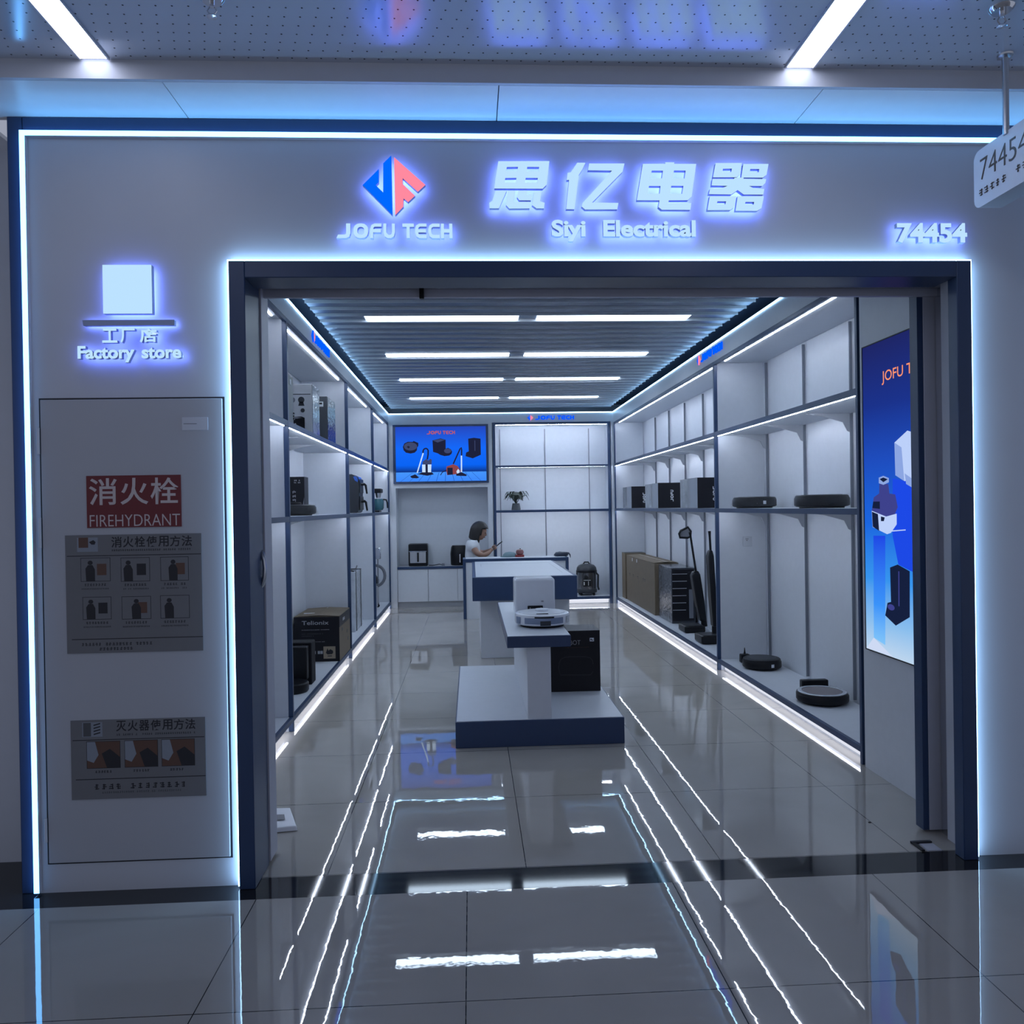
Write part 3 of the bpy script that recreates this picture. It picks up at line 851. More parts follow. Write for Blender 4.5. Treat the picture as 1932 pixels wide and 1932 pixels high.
# display unit on the back wall
t = thing('shelving_unit', 'navy framed display shelving on the back wall with a potted plant', 'shelving unit', (1.24, 12.3, 0))
MB().box(.345, .385, DB - .01, DB + .03, 0, 2.80, RAIL).build('post', t, bevel=.002)
MB().box(2.115, 2.155, DB - .01, DB + .03, 0, 2.80, RAIL).build('post', t, bevel=.002)
MB().box(.335, .35, DB + .03, 12.57, 0, 2.80, WHITE).build('side_panel', t)
MB().box(2.15, 2.165, DB + .03, 12.57, 0, 2.80, WHITE).build('side_panel', t)
MB().box(.35, 2.15, 12.56, 12.57, 0.07, 2.80, WHITE).build('back_panel', t)
MB().box(.385, 2.115, DB - .01, DB + .015, 2.765, 2.80, RAIL).build('top_rail', t)
tb = MB().box(.35, 2.15, DB + .015, 12.56, 2.788, 2.80, WHITE).build('top_board', t)
MB().box(.40, 2.10, DB + .03, DB + .042, 2.762, 2.772, E_SHELF).build('led_strip', tb)['label'] = 'glowing white light line'
for x in (.471, 1.187, 1.89):
    MB().box(x - .006, x + .006, 12.548, 12.5605, .13, 2.74, TRACK).build('upright_track', t)
for zt, th in ((2.143, .03), (1.459, .036)):
    so = MB().box(.385, 2.115, DB, DB + .015, zt - th, zt, RAIL).box(.352, 2.148, DB + .03, 12.545, zt - th + .006, zt - .001, WHITE).box(.385, 2.115, DB + .015, DB + .03, zt - th + .006, zt - .001, WHITE).build('shelf', t)
    MB().box(.42, 2.08, DB + .018, DB + .03, zt - th + .0005, zt - th + .006, E_SHELF).build('led_strip', so)['label'] = 'glowing white light line'
MB().box(.385, 2.115, DB, DB + .02, .072, .112, RAIL).box(.352, 2.148, DB + .03, 12.56, .08, .112, WHITE).box(.385, 2.115, DB + .02, DB + .03, .08, .112, WHITE).build('base_board', t)
pl = MB().box(.352, 2.148, DB + .055, DB + .07, 0, .08, WHITE).build('plinth', t)
MB().box(.40, 2.10, DB + .03, DB + .045, .074, .080, E_PLINTH).build('led_strip', pl)['label'] = 'glowing white light line'
MB().box(.40, 2.10, DB + .0545, DB + .0552, .012, .062, E_PLINTH2).build('painted_glow', pl)['label'] = 'white plinth face with the strip light painted on as glow'
# cove light lines along the fascia tops
for nm, b, lab in (('led_strip', (XL - .012, XL + .006, 3.62, DB - .01, 2.941, 2.951), 'pale light line along the top of the left fascia board'),
                   ('led_strip', (XR - .006, XR + .012, 4.37, DB - .01, 2.941, 2.951), 'pale light line along the top of the right fascia board'),
                   ('led_strip', (XL + .012, XR - .012, DB - .006, DB + .01, 2.941, 2.951), 'pale light line along the top of the back fascia board')):
    tag(MB().box(*b, E_COVE).build(nm), lab, 'led strip', 'cove light lines under the shop ceiling')
# ceiling panels
names = ['nearest the entrance', 'second from the entrance', 'third from the entrance', 'farthest from the entrance']
for k, y in enumerate(LIGHTROWS):
    for x0, x1, sd in ((-.815, .405, 'left'), (.555, 1.795, 'right')):
        t = thing('ceiling_light', f'long white ceiling light panel, {sd} one of the row {names[k]}', 'ceiling light', ((x0 + x1) / 2, y, 3.03), 0, 'light panels in the slatted shop ceiling')
        MB().box(x0, x1, y - .072, y + .072, 3.024, 3.030, E_PANEL).build('diffuser', t)
        MB().box(x0 - .01, x1 + .01, y - .09, y + .09, 3.031, 3.06, ALU).build('housing', t)

# small logos on the fascia boards
def small_logo(fr, w, h, label, loc):
    t = thing('wall_logo', label, 'logo', loc, 0, 'small lit logos on the fascia boards')
    lx = lambda p: ((p[0] + 0.409) / 0.249 * h * 1.45, (p[1] - 2.671) / 0.237 * h * 1.45 - h * .22)
    MB().shape([[lx(p) for p in LOGO_B]], fr, .012, E_TXTB, E_TXTB).build('blue_half', t)
    MB().shape([[lx(p) for p in LOGO_P]], fr, .012, E_PINK, E_PINK).build('pink_half', t)
    x0 = h * 1.45 + 0.03
    for c, a, ww in JOFU:
        MB().shape([[(x0 + (a + px * ww) * (w - x0), pz * h) for px, pz in l] for l in GL[c]], fr, .012, E_TXTB, E_TXTB).build('letter', t)
small_logo(fr_front(DB - .001, .884, 2.835), .717, .062, 'small blue lettered logo on the back fascia above the display shelving', (1.24, DB, 2.83))
small_logo(fr_left(XL + .001, 6.30, 2.845), .75, .066, 'small blue lettered logo on the left fascia board', (XL, 6.7, 2.84))
small_logo(fr_right(XR - .001, 7.53, 2.845), .75, .066, 'small blue lettered logo on the right fascia board', (XR, 7.15, 2.84))

# ================================================================== LIT PICTURES
# television on the back wall
t = thing('television', 'large wall television showing vacuum cleaners on a bright blue picture', 'television', (-.44, 12.08, 1.886))
MB().shape([[(-1.165, 1.886), (.279, 1.886), (.279, 2.776), (-1.165, 2.776)], [(-1.125, 1.916), (.243, 1.916), (.243, 2.746), (-1.125, 2.746)]], fr_front(DB - .002), .035, NAVY).build('bezel', t, bevel=.002)
TVB = gradient_emit('television_picture', [(0, srgb(60, 135, 250)), (.165, srgb(70, 150, 255)), (.175, srgb(14, 50, 130)), (.3, srgb(10, 100, 245)), (.6, srgb(20, 105, 250)), (1, srgb(38, 72, 190))], 2, 0.03, 0.86, 1.0)
MB().box(-1.125, .243, DB - .022, DB - .002, 1.916, 2.746, BLACK, front=TVB).build('screen', t)
E_DK = emit('picture_dark', srgb(30, 34, 60), 1.0)
E_DK2 = emit('picture_slate', srgb(62, 72, 110), 1.0)
E_WH = emit('picture_white', srgb(200, 225, 255), 1.0)
E_RD = emit('picture_red', srgb(190, 90, 90), 1.0)
E_OR = emit('picture_orange', srgb(255, 150, 110), 1.0)
E_PLK = emit('picture_plank_line', srgb(25, 70, 165), 1.0)
PF = lambda k: fr_front(DB - .0225 - .0004 * k)
m = MB()
for k in range(14):
    x = -1.1 + k * .1
    m.shape([[(x + .02 + (x + .44) * .0, 2.05), (x + .026, 2.05), (x + .006 + (x + .44) * .35, 1.918), (x + (x + .44) * .35, 1.918)]] if -1.12 < x + (x + .44) * .35 < .235 else [[(x, 2.05), (x + .004, 2.05), (x + .004, 2.045), (x, 2.045)]], PF(1), 0, E_PLK)
r1 = [(-1.016, 2.443), (-0.994, 2.495), (-0.941, 2.521), (-0.863, 2.52), (-0.854, 2.533), (-0.781, 2.501), (-0.782, 2.458), (-0.8, 2.432), (-0.805, 2.388), (-0.84, 2.354), (-0.901, 2.342), (-0.97, 2.356), (-1.004, 2.391)]
m.shape([r1], PF(1), 0, E_DK)
m.shape([[(-.90 + .10 * math.cos(a * PI / 10), 2.45 + .062 * math.sin(a * PI / 10)) for a in range(20)]], PF(2), 0, E_DK2)
m.shape([[(-0.956, 2.443), (-0.934, 2.46), (-0.908, 2.442), (-0.93, 2.42)]], PF(3), 0, E_DK)
m.shape([[(-0.567, 2.538), (-0.445, 2.567), (-0.368, 2.545), (-0.369, 2.409), (-0.334, 2.422), (-0.291, 2.399), (-0.272, 2.364), (-0.283, 2.329), (-0.318, 2.304), (-0.388, 2.297), (-0.449, 2.314), (-0.492, 2.341), (-0.561, 2.363)]], PF(1), 0, E_DK)
m.shape([[(-.56, 2.535), (-.445, 2.56), (-.375, 2.543), (-.49, 2.505)]], PF(2), 0, E_DK2)
m.shape([[(-.34 + .055 * math.cos(a * PI / 8), 2.375 + .036 * math.sin(a * PI / 8)) for a in range(16)]], PF(2), 0, E_DK2)
m.shape([[(-0.026, 2.558), (0.062, 2.57), (0.162, 2.556), (0.163, 2.31), (0.039, 2.257), (-0.07, 2.292), (-0.06, 2.348), (-0.02, 2.365)]], PF(1), 0, E_DK)
m.shape([[(.07, 2.53), (.08, 2.53), (.08, 2.37), (.07, 2.37)]], PF(2), 0, E_DK2)
m.shape([[(-0.718, 2.352), (-0.701, 2.343), (-0.797, 2.048), (-0.815, 2.048)]], PF(2), 0, E_WH)
def ribbon(pts, w):
    L, R = [], []
    for i, p in enumerate(pts):
        a, b = pts[max(i - 1, 0)], pts[min(i + 1, len(pts) - 1)]
        dx, dy = b[0] - a[0], b[1] - a[1]
        l = math.hypot(dx, dy) or 1
        L.append((p[0] - dy / l * w, p[1] + dx / l * w)); R.append((p[0] + dy / l * w, p[1] - dx / l * w))
    return L + R[::-1]
m.shape([ribbon([(-0.715, 2.345), (-0.709, 2.39), (-.69, 2.412), (-0.665, 2.417), (-.645, 2.405), (-0.635, 2.386), (-0.637, 2.325), (-0.65, 2.25)], .011)], PF(2), 0, E_DK)
m.shape([[(-0.721, 2.217), (-0.668, 2.256), (-0.633, 2.233), (-0.607, 2.259), (-0.583, 2.246), (-0.586, 2.176), (-0.721, 2.173)]], PF(2), 0, E_DK2)
m.shape([[(-0.73, 2.173), (-0.589, 2.172), (-0.597, 2.049), (-0.73, 2.051)]], PF(2), 0, E_WH)
m.shape([[(-.68, 2.175), (-.645, 2.175), (-.645, 2.05), (-.68, 2.05)]], PF(3), 0, E_DK)
m.shape([[(-0.806, 2.026), (-0.732, 2.056), (-0.584, 2.054), (-0.554, 2.023), (-0.655, 2.002), (-0.75, 2.021)]], PF(3), 0, E_DK)
m.shape([[(-0.915, 1.997), (-0.837, 2.027), (-0.777, 1.978), (-0.812, 1.965), (-0.89, 1.971)]], PF(3), 0, E_DK)
m.shape([ribbon([(-0.259, 2.175), (-0.151, 2.405), (-0.133, 2.424), (-0.128, 2.389), (-0.130, 2.301)], .010)], PF(2), 0, E_DK)
m.shape([[(-0.142, 2.301), (-0.122, 2.301), (-0.126, 2.03), (-0.146, 2.03)]], PF(2), 0, E_WH)
m.shape([[(-0.36, 2.138), (-0.26, 2.172), (-0.194, 2.144), (-0.143, 2.065), (-0.192, 2.022), (-0.354, 2.007), (-0.366, 2.077)]], PF(2), 0, emit('picture_maroon', srgb(140, 70, 75), 1.0))
m.shape([[(-0.348, 2.12), (-0.269, 2.119), (-0.267, 2.014), (-0.35, 2.011)]], PF(3), 0, E_DK)
m.shape([[(-0.213, 2.061), (-0.186, 2.101), (-0.163, 2.074), (-0.17, 2.03), (-0.197, 2.017)]], PF(3), 0, E_WH)
m.shape([[(-0.218, 2.022), (-0.139, 2.052), (-0.057, 2.011), (-0.062, 1.989), (-0.214, 1.996)]], PF(4), 0, E_DK)
m.shape([ribbon([(-0.454, 2.008), (-0.427, 2.051), (-0.361, 2.085)], .006)], PF(2), 0, E_DK)
for c, a, ww in JOFU:
    m.shape([[(-.650 + (a + px * ww) * .425, 2.630 + pz * .052) for px, pz in l] for l in GL[c]], PF(1), 0, E_RD)
m.build('screen_picture', t)
# light box on the right wall end
t = thing('light_box', 'tall blue lit advertising panel on the white wall end by the right jamb', 'light box', (2.2, 3.93, .678))
LBX = 2.190
LB = gradient_emit('light_box_picture', [(0, srgb(205, 230, 255)), (.10, srgb(150, 205, 255)), (.24, srgb(60, 160, 255)), (.42, srgb(30, 110, 240)), (.62, srgb(34, 84, 205)), (.8, srgb(30, 55, 150)), (1, srgb(34, 42, 110))], 2, 0.0, 1.672, 0.85)
MB().shape([[(0, .678), (.754, .678), (.754, 2.358), (0, 2.358)], [(.006, .684), (.748, .684), (.748, 2.352), (.006, 2.352)]], fr_right(XR, 4.314, 0), .018, INK).build('frame', t)
m = MB()
q = [(LBX, 3.566, .684), (LBX, 4.308, .684), (LBX, 4.308, 2.352), (LBX, 3.566, 2.352)]
m.mesh(q + [(XR, *p[1:]) for p in q], [(0, 1, 2, 3), (0, 4, 5, 1), (1, 5, 6, 2), (2, 6, 7, 3), (3, 7, 4, 0)], LB)
m.build('screen', t)
RF = lambda k: fr_right(LBX - .0005 * k, 0, 0)
Yp = lambda pts: [[(-y, z) for y, z in pts]]
E_B1 = emit('picture_deep_blue', srgb(30, 75, 235), .95)
E_NV = emit('picture_navy', srgb(22, 32, 62), 1.0)
E_VI = emit('picture_violet', srgb(62, 66, 140), 1.0)
E_W2 = emit('picture_pale', srgb(188, 208, 250), 1.0)
E_W3 = emit('picture_pale_shade', srgb(140, 165, 225), 1.0)
E_FL = emit('picture_floor', srgb(215, 228, 255), .9)
m = MB()
m.shape(Yp([(4.009, 1.62), (3.57, 1.55), (3.57, 1.10), (3.864, 1.153), (3.965, 1.174), (4.017, 1.321)]), RF(1), 0, E_B1)
m.shape(Yp([(4.214, 1.314), (4.09, 1.318), (4.105, .735), (4.225, .756)]), RF(1), 0, gradient_emit('picture_column', [(0, srgb(130, 200, 255)), (.35, srgb(60, 150, 255)), (1, srgb(32, 72, 235))], 2, 0.06, 0.64, .95))
m.shape(Yp([(4.306, .686), (4.225, .756), (4.03, .686)]), RF(1), 0, E_FL)
m.shape(Yp([(3.986, 1.803), (3.864, 1.853), (3.70, 1.81), (3.70, 1.70), (3.891, 1.60), (3.981, 1.634)]), RF(2), 0, E_W2)
m.shape(Yp([(3.986, 1.803), (3.919, 1.773), (3.897, 1.601), (3.981, 1.634)]), RF(3), 0, E_W3)
m.shape(Yp([(3.891, 1.669), (3.804, 1.712), (3.70, 1.69), (3.65, 1.62), (3.70, 1.56), (3.807, 1.565), (3.879, 1.59)]), RF(4), 0, E_W2)
m.shape(Yp([(3.891, 1.64), (3.80, 1.60), (3.65, 1.60), (3.70, 1.55), (3.807, 1.56), (3.879, 1.586)]), RF(5), 0, E_W3)
m.shape(Yp([(4.142, 1.594), (4.052, 1.591), (4.042, 1.541), (3.985, 1.535), (3.963, 1.47), (3.992, 1.431), (4.077, 1.42), (4.227, 1.45), (4.204, 1.523), (4.147, 1.543)]), RF(2), 0, E_VI)
m.shape(Yp([(4.147, 1.628), (4.10, 1.636), (4.045, 1.622), (4.045, 1.6), (4.10, 1.588), (4.148, 1.598)]), RF(3), 0, E_W3)
m.shape(Yp([(4.138, 1.62), (4.10, 1.627), (4.055, 1.616), (4.10, 1.602)]), RF(4), 0, E_NV)
m.shape(Yp([(4.21, 1.50), (4.14, 1.50), (4.14, 1.46), (4.22, 1.465)]), RF(3), 0, E_NV)
m.shape(Yp([(4.227, 1.45), (4.077, 1.42), (3.973, 1.436), (3.974, 1.381), (4.032, 1.335), (4.07, 1.327), (4.219, 1.361)]), RF(3), 0, E_W2)
m.shape(Yp([(4.224, 1.445), (4.16, 1.432), (4.15, 1.342), (4.217, 1.363)]), RF(4), 0, E_NV)
m.shape(Yp([(4.13, 1.42), (4.09, 1.415), (4.10, 1.395), (4.13, 1.395)]), RF(4), 0, E_NV)
m.shape(Yp([(4.05, 1.34), (3.89, 1.352), (3.89, 1.357), (4.05, 1.346)]), RF(4), 0, E_W2)
m.shape(Yp([(4.046, 1.153), (3.971, 1.174), (3.859, 1.148), (3.864, .917), (3.997, .855), (4.101, .894), (4.076, .964), (4.041, .973)]), RF(2), 0, E_NV)
m.shape(Yp([(3.965, 1.14), (3.955, 1.14), (3.958, .96), (3.968, .96)]), RF(3), 0, E_VI)
m.shape([[(-4.04 + .035 * math.cos(a * PI / 8), .945 + .016 * math.sin(a * PI / 8)) for a in range(16)]], RF(3), 0, E_VI)
m.text('JOFU TECH', RF(2), -4.104, 2.117, .465, .072, E_OR, bold=.004)
m.build('screen_picture', t)

# ================================================================== SHOP FLOOR FURNITURE
# front display stand
t = thing('display_stand', 'low navy and white stepped display stand nearest the entrance', 'display stand', (.41, 5.8, 0))
MB().box(-.12, .945, 4.95, 6.70, 0, .165, NAVY).build('base_plinth', t, bevel=.004)
MB().box(-.112, .937, 4.958, 6.692, .1652, .168, WHITE).build('plinth_top', t)['label'] = 'white top sheet'
MB().box(.336, .486, 4.965, 6.55, .168, .623, WHITE).build('pedestal', t, bevel=.003)
MB().box(.211, .611, 4.93, 6.72, .623, .694, NAVY).build('upper_platform', t, bevel=.003)
MB().box(.216, .606, 4.935, 6.715, .6942, .697, WHITE).build('platform_top', t)['label'] = 'white top sheet'
# rear display table
t = thing('display_table', 'wide navy rimmed display table with white top behind the stepped stand', 'display table', (.51, 8.6, 0))
MB().box(.0, 1.005, 7.55, 9.75, .612, .838, NAVY).build('table_rim', t, bevel=.005)
m = MB().box(.035, .97, 7.57, 9.73, .8382, .842, WHITE)
m.build('table_top', t, bevel=.001)
m = MB()
for b in ((.10, .905, 9.30, 9.306), (.10, .106, 8.9, 9.30), (.90, .906, 7.9, 9.30)):
    m.box(b[0], b[1], b[2], b[3], .8422, .8428, LGREY)
m.build('inlay_line', t)
MB().box(.078, .968, 7.90, 9.45, 0, .612, WHITE).build('pedestal', t, bevel=.003)
# counter
t = thing('service_counter', 'white service counter with navy edging in front of the seated person', 'counter', (.6, 10.95, 0))
MB().box(-.123, 1.315, 10.72, 11.10, .766, .812, RAIL).build('counter_edge', t, bevel=.003)
MB().box(-.085, 1.277, 10.735, 11.09, .8122, .815, WHITE).build('counter_top', t)
MB().box(-.123, -.083, 10.72, 11.10, 0, .766, RAIL).build('side_panel', t, bevel=.002)
MB().box(1.275, 1.315, 10.72, 11.10, 0, .766, RAIL).build('side_panel', t, bevel=.002)
MB().box(-.083, 1.275, 10.735, 10.76, 0, .766, WHITE).build('front_panel', t)
# cabinet in the niche
t = thing('base_cabinet', 'low white two-door cabinet in the niche under the television', 'cabinet', (-.44, 12.3, 0))
MB().box(-1.132, .258, 12.13, 12.47, .085, .585, WHITE).box(-1.132, .258, 12.15, 12.47, 0, .085, LGREY).build('body', t)
for a, b in ((-1.128, -.672), (-.664, -.224), (-.218, .254)):
    MB().box(a, b, 12.108, 12.129, .09, .582, WHITE).build('door', t, bevel=.002)
tp = MB().box(-1.132, .258, 12.095, 12.47, .587, .622, RAIL).box(-1.13, .256, 12.1, 12.468, .6222, .6235, LGREY)
tag(tp.build('worktop', bevel=.002), 'navy edged worktop on the low white cabinet', 'worktop')

# ================================================================== ROBOT VACUUMS
def disc_robot(loc, r, h, label, bm, tm, rim=None, turret=True, front=-PI / 2, mark=True, wrap=False):
    t = thing('robot_vacuum', label, 'robot vacuum', loc, 0, 'robot vacuums on show')
    p = [(r * .82, .0), (r * .84, .008), (r * .96, .012), (r, .022), (r, h * .8), (r * .975, h * .94), (r * .93, h)]
    MB().lathe((0, 0, 0), p + [(0.001, h)], bm, 48).build('body', t, local=True)
    if rim:
        MB().lathe((0, 0, 0), [(r * .78, h), (r * .78, h + .003), (r * .93, h + .003), (r * .95, h)], rim, 48, cap=False).build('rim', t, local=True)
    MB().lathe((0, 0, 0), [(r * .76, h), (r * .75, h + .002), (.001, h + .0025)], tm, 48).build('top_cover', t, local=True)
    # bumper: half ring
    vs, fs = [], []
    n = 24
    for i in range(n + 1):
        a = front - PI / 2 + PI * i / n
        for rr, z in ((r + .001, .016), (r + .004, .022), (r + .004, h * .74), (r + .001, h * .8)):
            vs.append((rr * math.cos(a), rr * math.sin(a), z))
    for i in range(n):
        for k in range(3):
            fs.append((i * 4 + k, (i + 1) * 4 + k, (i + 1) * 4 + k + 1, i * 4 + k + 1))
    MB().mesh(vs, fs, bm).build('bumper', t, local=True)
    if turret:
        MB().lathe((0, r * .25, 0), [(.048, h), (.048, h + .016), (.042, h + .021), (.001, h + .022)], tm, 28).build('lidar_turret', t, local=True)
    if mark:
        a = front + .62
        u = V(-math.sin(a), math.cos(a), 0)
        nn = V(math.cos(a), math.sin(a), 0)
        o = nn * (r + .005)
        MB().shape([[(-.013, h * .35), (.013, h * .35), (.013, h * .65), (-.013, h * .65)]], (o, u, V(0, 0, 1), nn), .0005, PRINT).build('white_mark', t, local=True)
    if wrap:
        rnd = random.Random(int(r * 1e4) + len(label))
        vs, fs = [], []
        n = 40
        for k, (f, z) in enumerate(((1.03, .002), (1.05, .02), (1.035, h * .6), (1.0, h + .004), (.9, h + .007))):
            for i in range(n):
                a = 2 * PI * i / n
                rr = r * f + rnd.uniform(-.004, .010) * (2.2 if k < 2 else .6)
                vs.append((rr * math.cos(a), rr * math.sin(a), z + (rnd.uniform(-.004, .004) if k else 0)))
        for k in range(4):
            for i in range(n):
                j = (i + 1) % n
                fs.append((k * n + i, k * n + j, (k + 1) * n + j, (k + 1) * n + i))
        MB().mesh(vs, fs, FILM).build('plastic_wrap', t, local=True)['label'] = 'clear crinkled plastic wrap'
    return t
FILM = bpy.data.materials.new('clear_film')
FILM.use_nodes = True
_nt = FILM.node_tree
_b = _nt.nodes['Principled BSDF']
_b.inputs['Base Color'].default_value = (.7, .75, .8, 1)
_b.inputs['Roughness'].default_value = .08
_tr = _nt.nodes.new('ShaderNodeBsdfTransparent')
_ms = _nt.nodes.new('ShaderNodeMixShader')
_ms.inputs[0].default_value = .04
_nt.links.new(_tr.outputs[0], _ms.inputs[1]); _nt.links.new(_b.outputs[0], _ms.inputs[2])
_nt.links.new(_ms.outputs[0], _nt.nodes['Material Output'].inputs[0])
Z2, ZB = 1.462, .1002
disc_robot((2.42, 6.66, Z2), .178, .093, 'black robot vacuum in clear wrap, left one on the middle right shelf', BLACK, BLACKM, front=-PI / 2 - .5, turret=False, wrap=True)
disc_robot((2.43, 5.38, Z2), .178, .090, 'black robot vacuum in clear wrap, right one on the middle right shelf', BLACK, BLACKM, front=-PI / 2 - .3, turret=False, mark=False, wrap=True)
disc_robot((2.45, 6.62, ZB), .156, .088, 'plain black robot vacuum on the base of the right shelving bay', BLACK, DGREY, front=-PI / 2 - .4, turret=False)
disc_robot((2.44, 5.44, ZB), .173, .076, 'robot vacuum with a silver rim and brown lid on the base near the light box', BLACK, mat('brown_lid', (.16, .13, .13), .3), rim=mat('silver_rim', (.6, .63, .68), .25, .5), turret=False, front=-PI / 2, mark=False)
o = thing('charging_dock', 'small black charging dock behind the robot vacuum with the silver rim', 'charging dock', (2.53, 5.76, ZB))
MB().box(2.425, 2.625, 5.735, 5.79, ZB, ZB + .085, BLACK).build('housing', o, bevel=.008)
MB().box(2.44, 2.61, 5.66, 5.735, ZB, ZB + .012, BLACK).build('foot_plate', o, bevel=.003)
o = thing('charging_dock', 'small upright black charging dock behind the plain black robot vacuum', 'charging dock', (2.42, 6.86, ZB))
MB().box(2.35, 2.43, 6.84, 6.90, ZB, ZB + .075, BLACK).build('housing', o, bevel=.008)
MB().lathe((2.39, 6.87, 0), [(.011, ZB + .076), (.006, ZB + .10), (.003, ZB + .13)], BLACK, 12).build('antenna', o)
disc_robot((-1.455, 6.62, Z2), .172, .088, 'black robot vacuum in clear wrap on the middle left shelf', BLACK, BLACKM, front=-PI / 2 + .5, wrap=True, mark=False)
# white robot with its station on the stand
ZP = .6972
t = thing('cleaning_station', 'tall white robot cleaning station standing on the front display stand', 'cleaning station', (.466, 6.0, ZP))
MB().box(.315, .617, 5.90, 6.12, ZP, .966, WPLAST).build('tower', t, bevel=.018, seg=4)
MB().box(.322, .610, 5.905, 6.115, .948, .970, mat('pearl_plastic', (.8, .83, .88), .15)).build('lid', t, bevel=.012, seg=3)
MB().box(.410, .524, 5.892, 5.8995, .715, .765, BLACK).build('sensor_window', t, bevel=.004)
m = MB()
for x in (.425, .507):
    m.box(x, x + .006, 5.8905, 5.892, .728, .752, PRINTG)
m.box(.512, .530, 5.898, 5.8995, .79, .802, PRINTG).build('print', t)
MB().box(.33, .60, 5.60, 5.90, ZP, ZP + .012, MGREY).build('docking_plate', t, bevel=.003)
t = thing('robot_vacuum', 'white robot vacuum parked at the white station on the front display stand', 'robot vacuum', (.47, 5.37, ZP + .0), 0, 'robot vacuums on show')
r, h = .185, .095
MB().lathe((0, 0, 0), [(r * .80, 0), (r * .82, .012), (r * .9, .014)], BLACKM, 48).build('underside', t, local=True)
MB().lathe((0, 0, 0), [(r * .9, .014), (r * .98, .022), (r, .034), (r, h * .80), (r * .985, h * .9), (r * .95, h * .94), (.001, h * .97)], WPLAST, 56).build('body', t, local=True)
def arc_strip(r0, z0, z1, a0, a1, ma, n=20):
    vs = []
    for i in range(n + 1):
        a = a0 + (a1 - a0) * i / n
        for rr, z in ((r0 - .002, z0), (r0, z0 + .003), (r0, z1 - .003), (r0 - .002, z1)):
            vs.append((rr * math.cos(a), rr * math.sin(a), z))
    fs = [(i * 4 + k, (i + 1) * 4 + k, (i + 1) * 4 + k + 1, i * 4 + k + 1) for i in range(n) for k in range(3)]
    return MB().mesh(vs, fs, ma)
GBL = mat('slate_blue_plastic', (.20, .25, .36), .3)
arc_strip(r + .003, .030, .070, -PI / 2 - .75, -PI / 2 + .75, GBL).build('bumper', t, local=True)
arc_strip(r + .0035, .026, .072, -PI / 2 - 1.25, -PI / 2 - .95, GBL, 8).build('side_window', t, local=True)
arc_strip(r + .0035, .026, .072, -PI / 2 + .95, -PI / 2 + 1.25, LGREY, 8).build('side_window', t, local=True)
arc_strip(r + .004, .070, .080, -PI / 2 - .35, -PI / 2 + .35, BLACK, 10).build('sensor_bar', t, local=True)
arc_strip(r + .006, .022, .052, -PI / 2 - .15, -PI / 2 + .22, DGREY, 6).build('camera_window', t, local=True)
MB().lathe((0, .0, 0), [(r * .84, h * .945), (r * .83, h * .985), (.001, h * 1.0)], mat('white_lid', (.74, .78, .84), .18), 48).build('lid', t, local=True)
MB().lathe((0, .02, 0), [(.045, h), (.044, h + .014), (.001, h + .016)], WPLAST, 28).build('lidar_turret', t, local=True)
MB().box(-.05, .03, -.145, -.125, h * .985, h * .99 + .003, BLACK).build('button_strip', t, local=True, bevel=.002)
# black carton on the plinth
t = thing('product_box', 'black carton printed ROBOT standing on the white plinth of the front display stand', 'box', (.70, 5.8, .168))
MB().box(.50, .912, 5.665, 5.96, .1685, .606, BOXBLK).build('carton', t, bevel=.003)
fr = fr_front(5.664)
m = MB().text('ROBOT', fr, .635, .505, .135, .032, PRINTG, .0004, bold=-.01)
scribble(m, fr_front(5.6638), .66, .835, .483, .006, INKB, 71, .05)
m.build('lettering', t)
m = MB().box(.838, .868, 5.6632, 5.6645, .527, .552, PRINT)
m.box(.843, .852, 5.6628, 5.6633, .535, .546, INK).box(.854, .862, 5.6628, 5.6633, .532, .540, INK)
m.build('label_sticker', t)
arch = [(.588 + .115 + .115 * math.cos(PI * i / 16), .33 + .10 * math.sin(PI * i / 16)) for i in range(17)]
arch = [(.86, .36), (.855, .39), (.84, .408), (.80, .418), (.70, .42), (.65, .416), (.625, .40), (.615, .375), (.61, .34), (.622, .29), (.84, .285), (.858, .31)]
MB().shape([ribbon(arch, .0022)], fr, .0004, DGREY).build('printed_arch', t)

# ================================================================== RIGHT SHELVES
def jofu_box(y0, y1, x1, label, flip):
    t = thing('product_box', label, 'box', (2.4, (y0 + y1) / 2, Z2), 0, 'matching dark cartons on the middle right shelf')
    MB().box(2.262, x1, y0, y1, Z2 + .0005, 1.769, BOXBLK).build('carton', t, bevel=.003)
    m = MB()
    yy = y0
    for k, (f, ma) in enumerate(((.42, mat('silver_grey_print', (.30, .33, .38), .3)), (.10, PRINTG), (.48, WRAPG))):
        y2 = yy + (y1 - y0) * f
        m.box(2.2605, 2.2622, yy + .002, y2 - .002, Z2 + .003, 1.767, ma)
        yy = y2
    m.build('printed_side', t)['label'] = 'silver grey printed side in shiny wrap'
    # name set sideways on the front
    a = PI / 2 if flip else -PI / 2
    cx = 2.262 + (x1 - 2.262) * .60
    o = V(cx, y0 - .0008, 1.61)
    u = V(math.cos(a), 0, math.sin(a))
    v = V(-math.sin(a), 0, math.cos(a))
    m = MB()
    for c, aa, ww in JOFU[:4]:
        m.shape([[((aa + px * ww) * .28 - .068, pz * .036 - .018) for px, pz in l] for l in GL[c]], (o, u, v, V(0, -1, 0)), .0006, PRINT)
    m.build('lettering', t)
jofu_box(11.07, 11.69, 2.56, 'dark carton with silver printed side, farthest of three on the middle right shelf', False)
jofu_box(9.48, 10.18, 2.545, 'dark carton with silver printed side, middle of three on the middle right shelf', True)
jofu_box(7.81, 8.46, 2.55, 'dark carton with silver printed side, nearest of three on the middle right shelf', False)
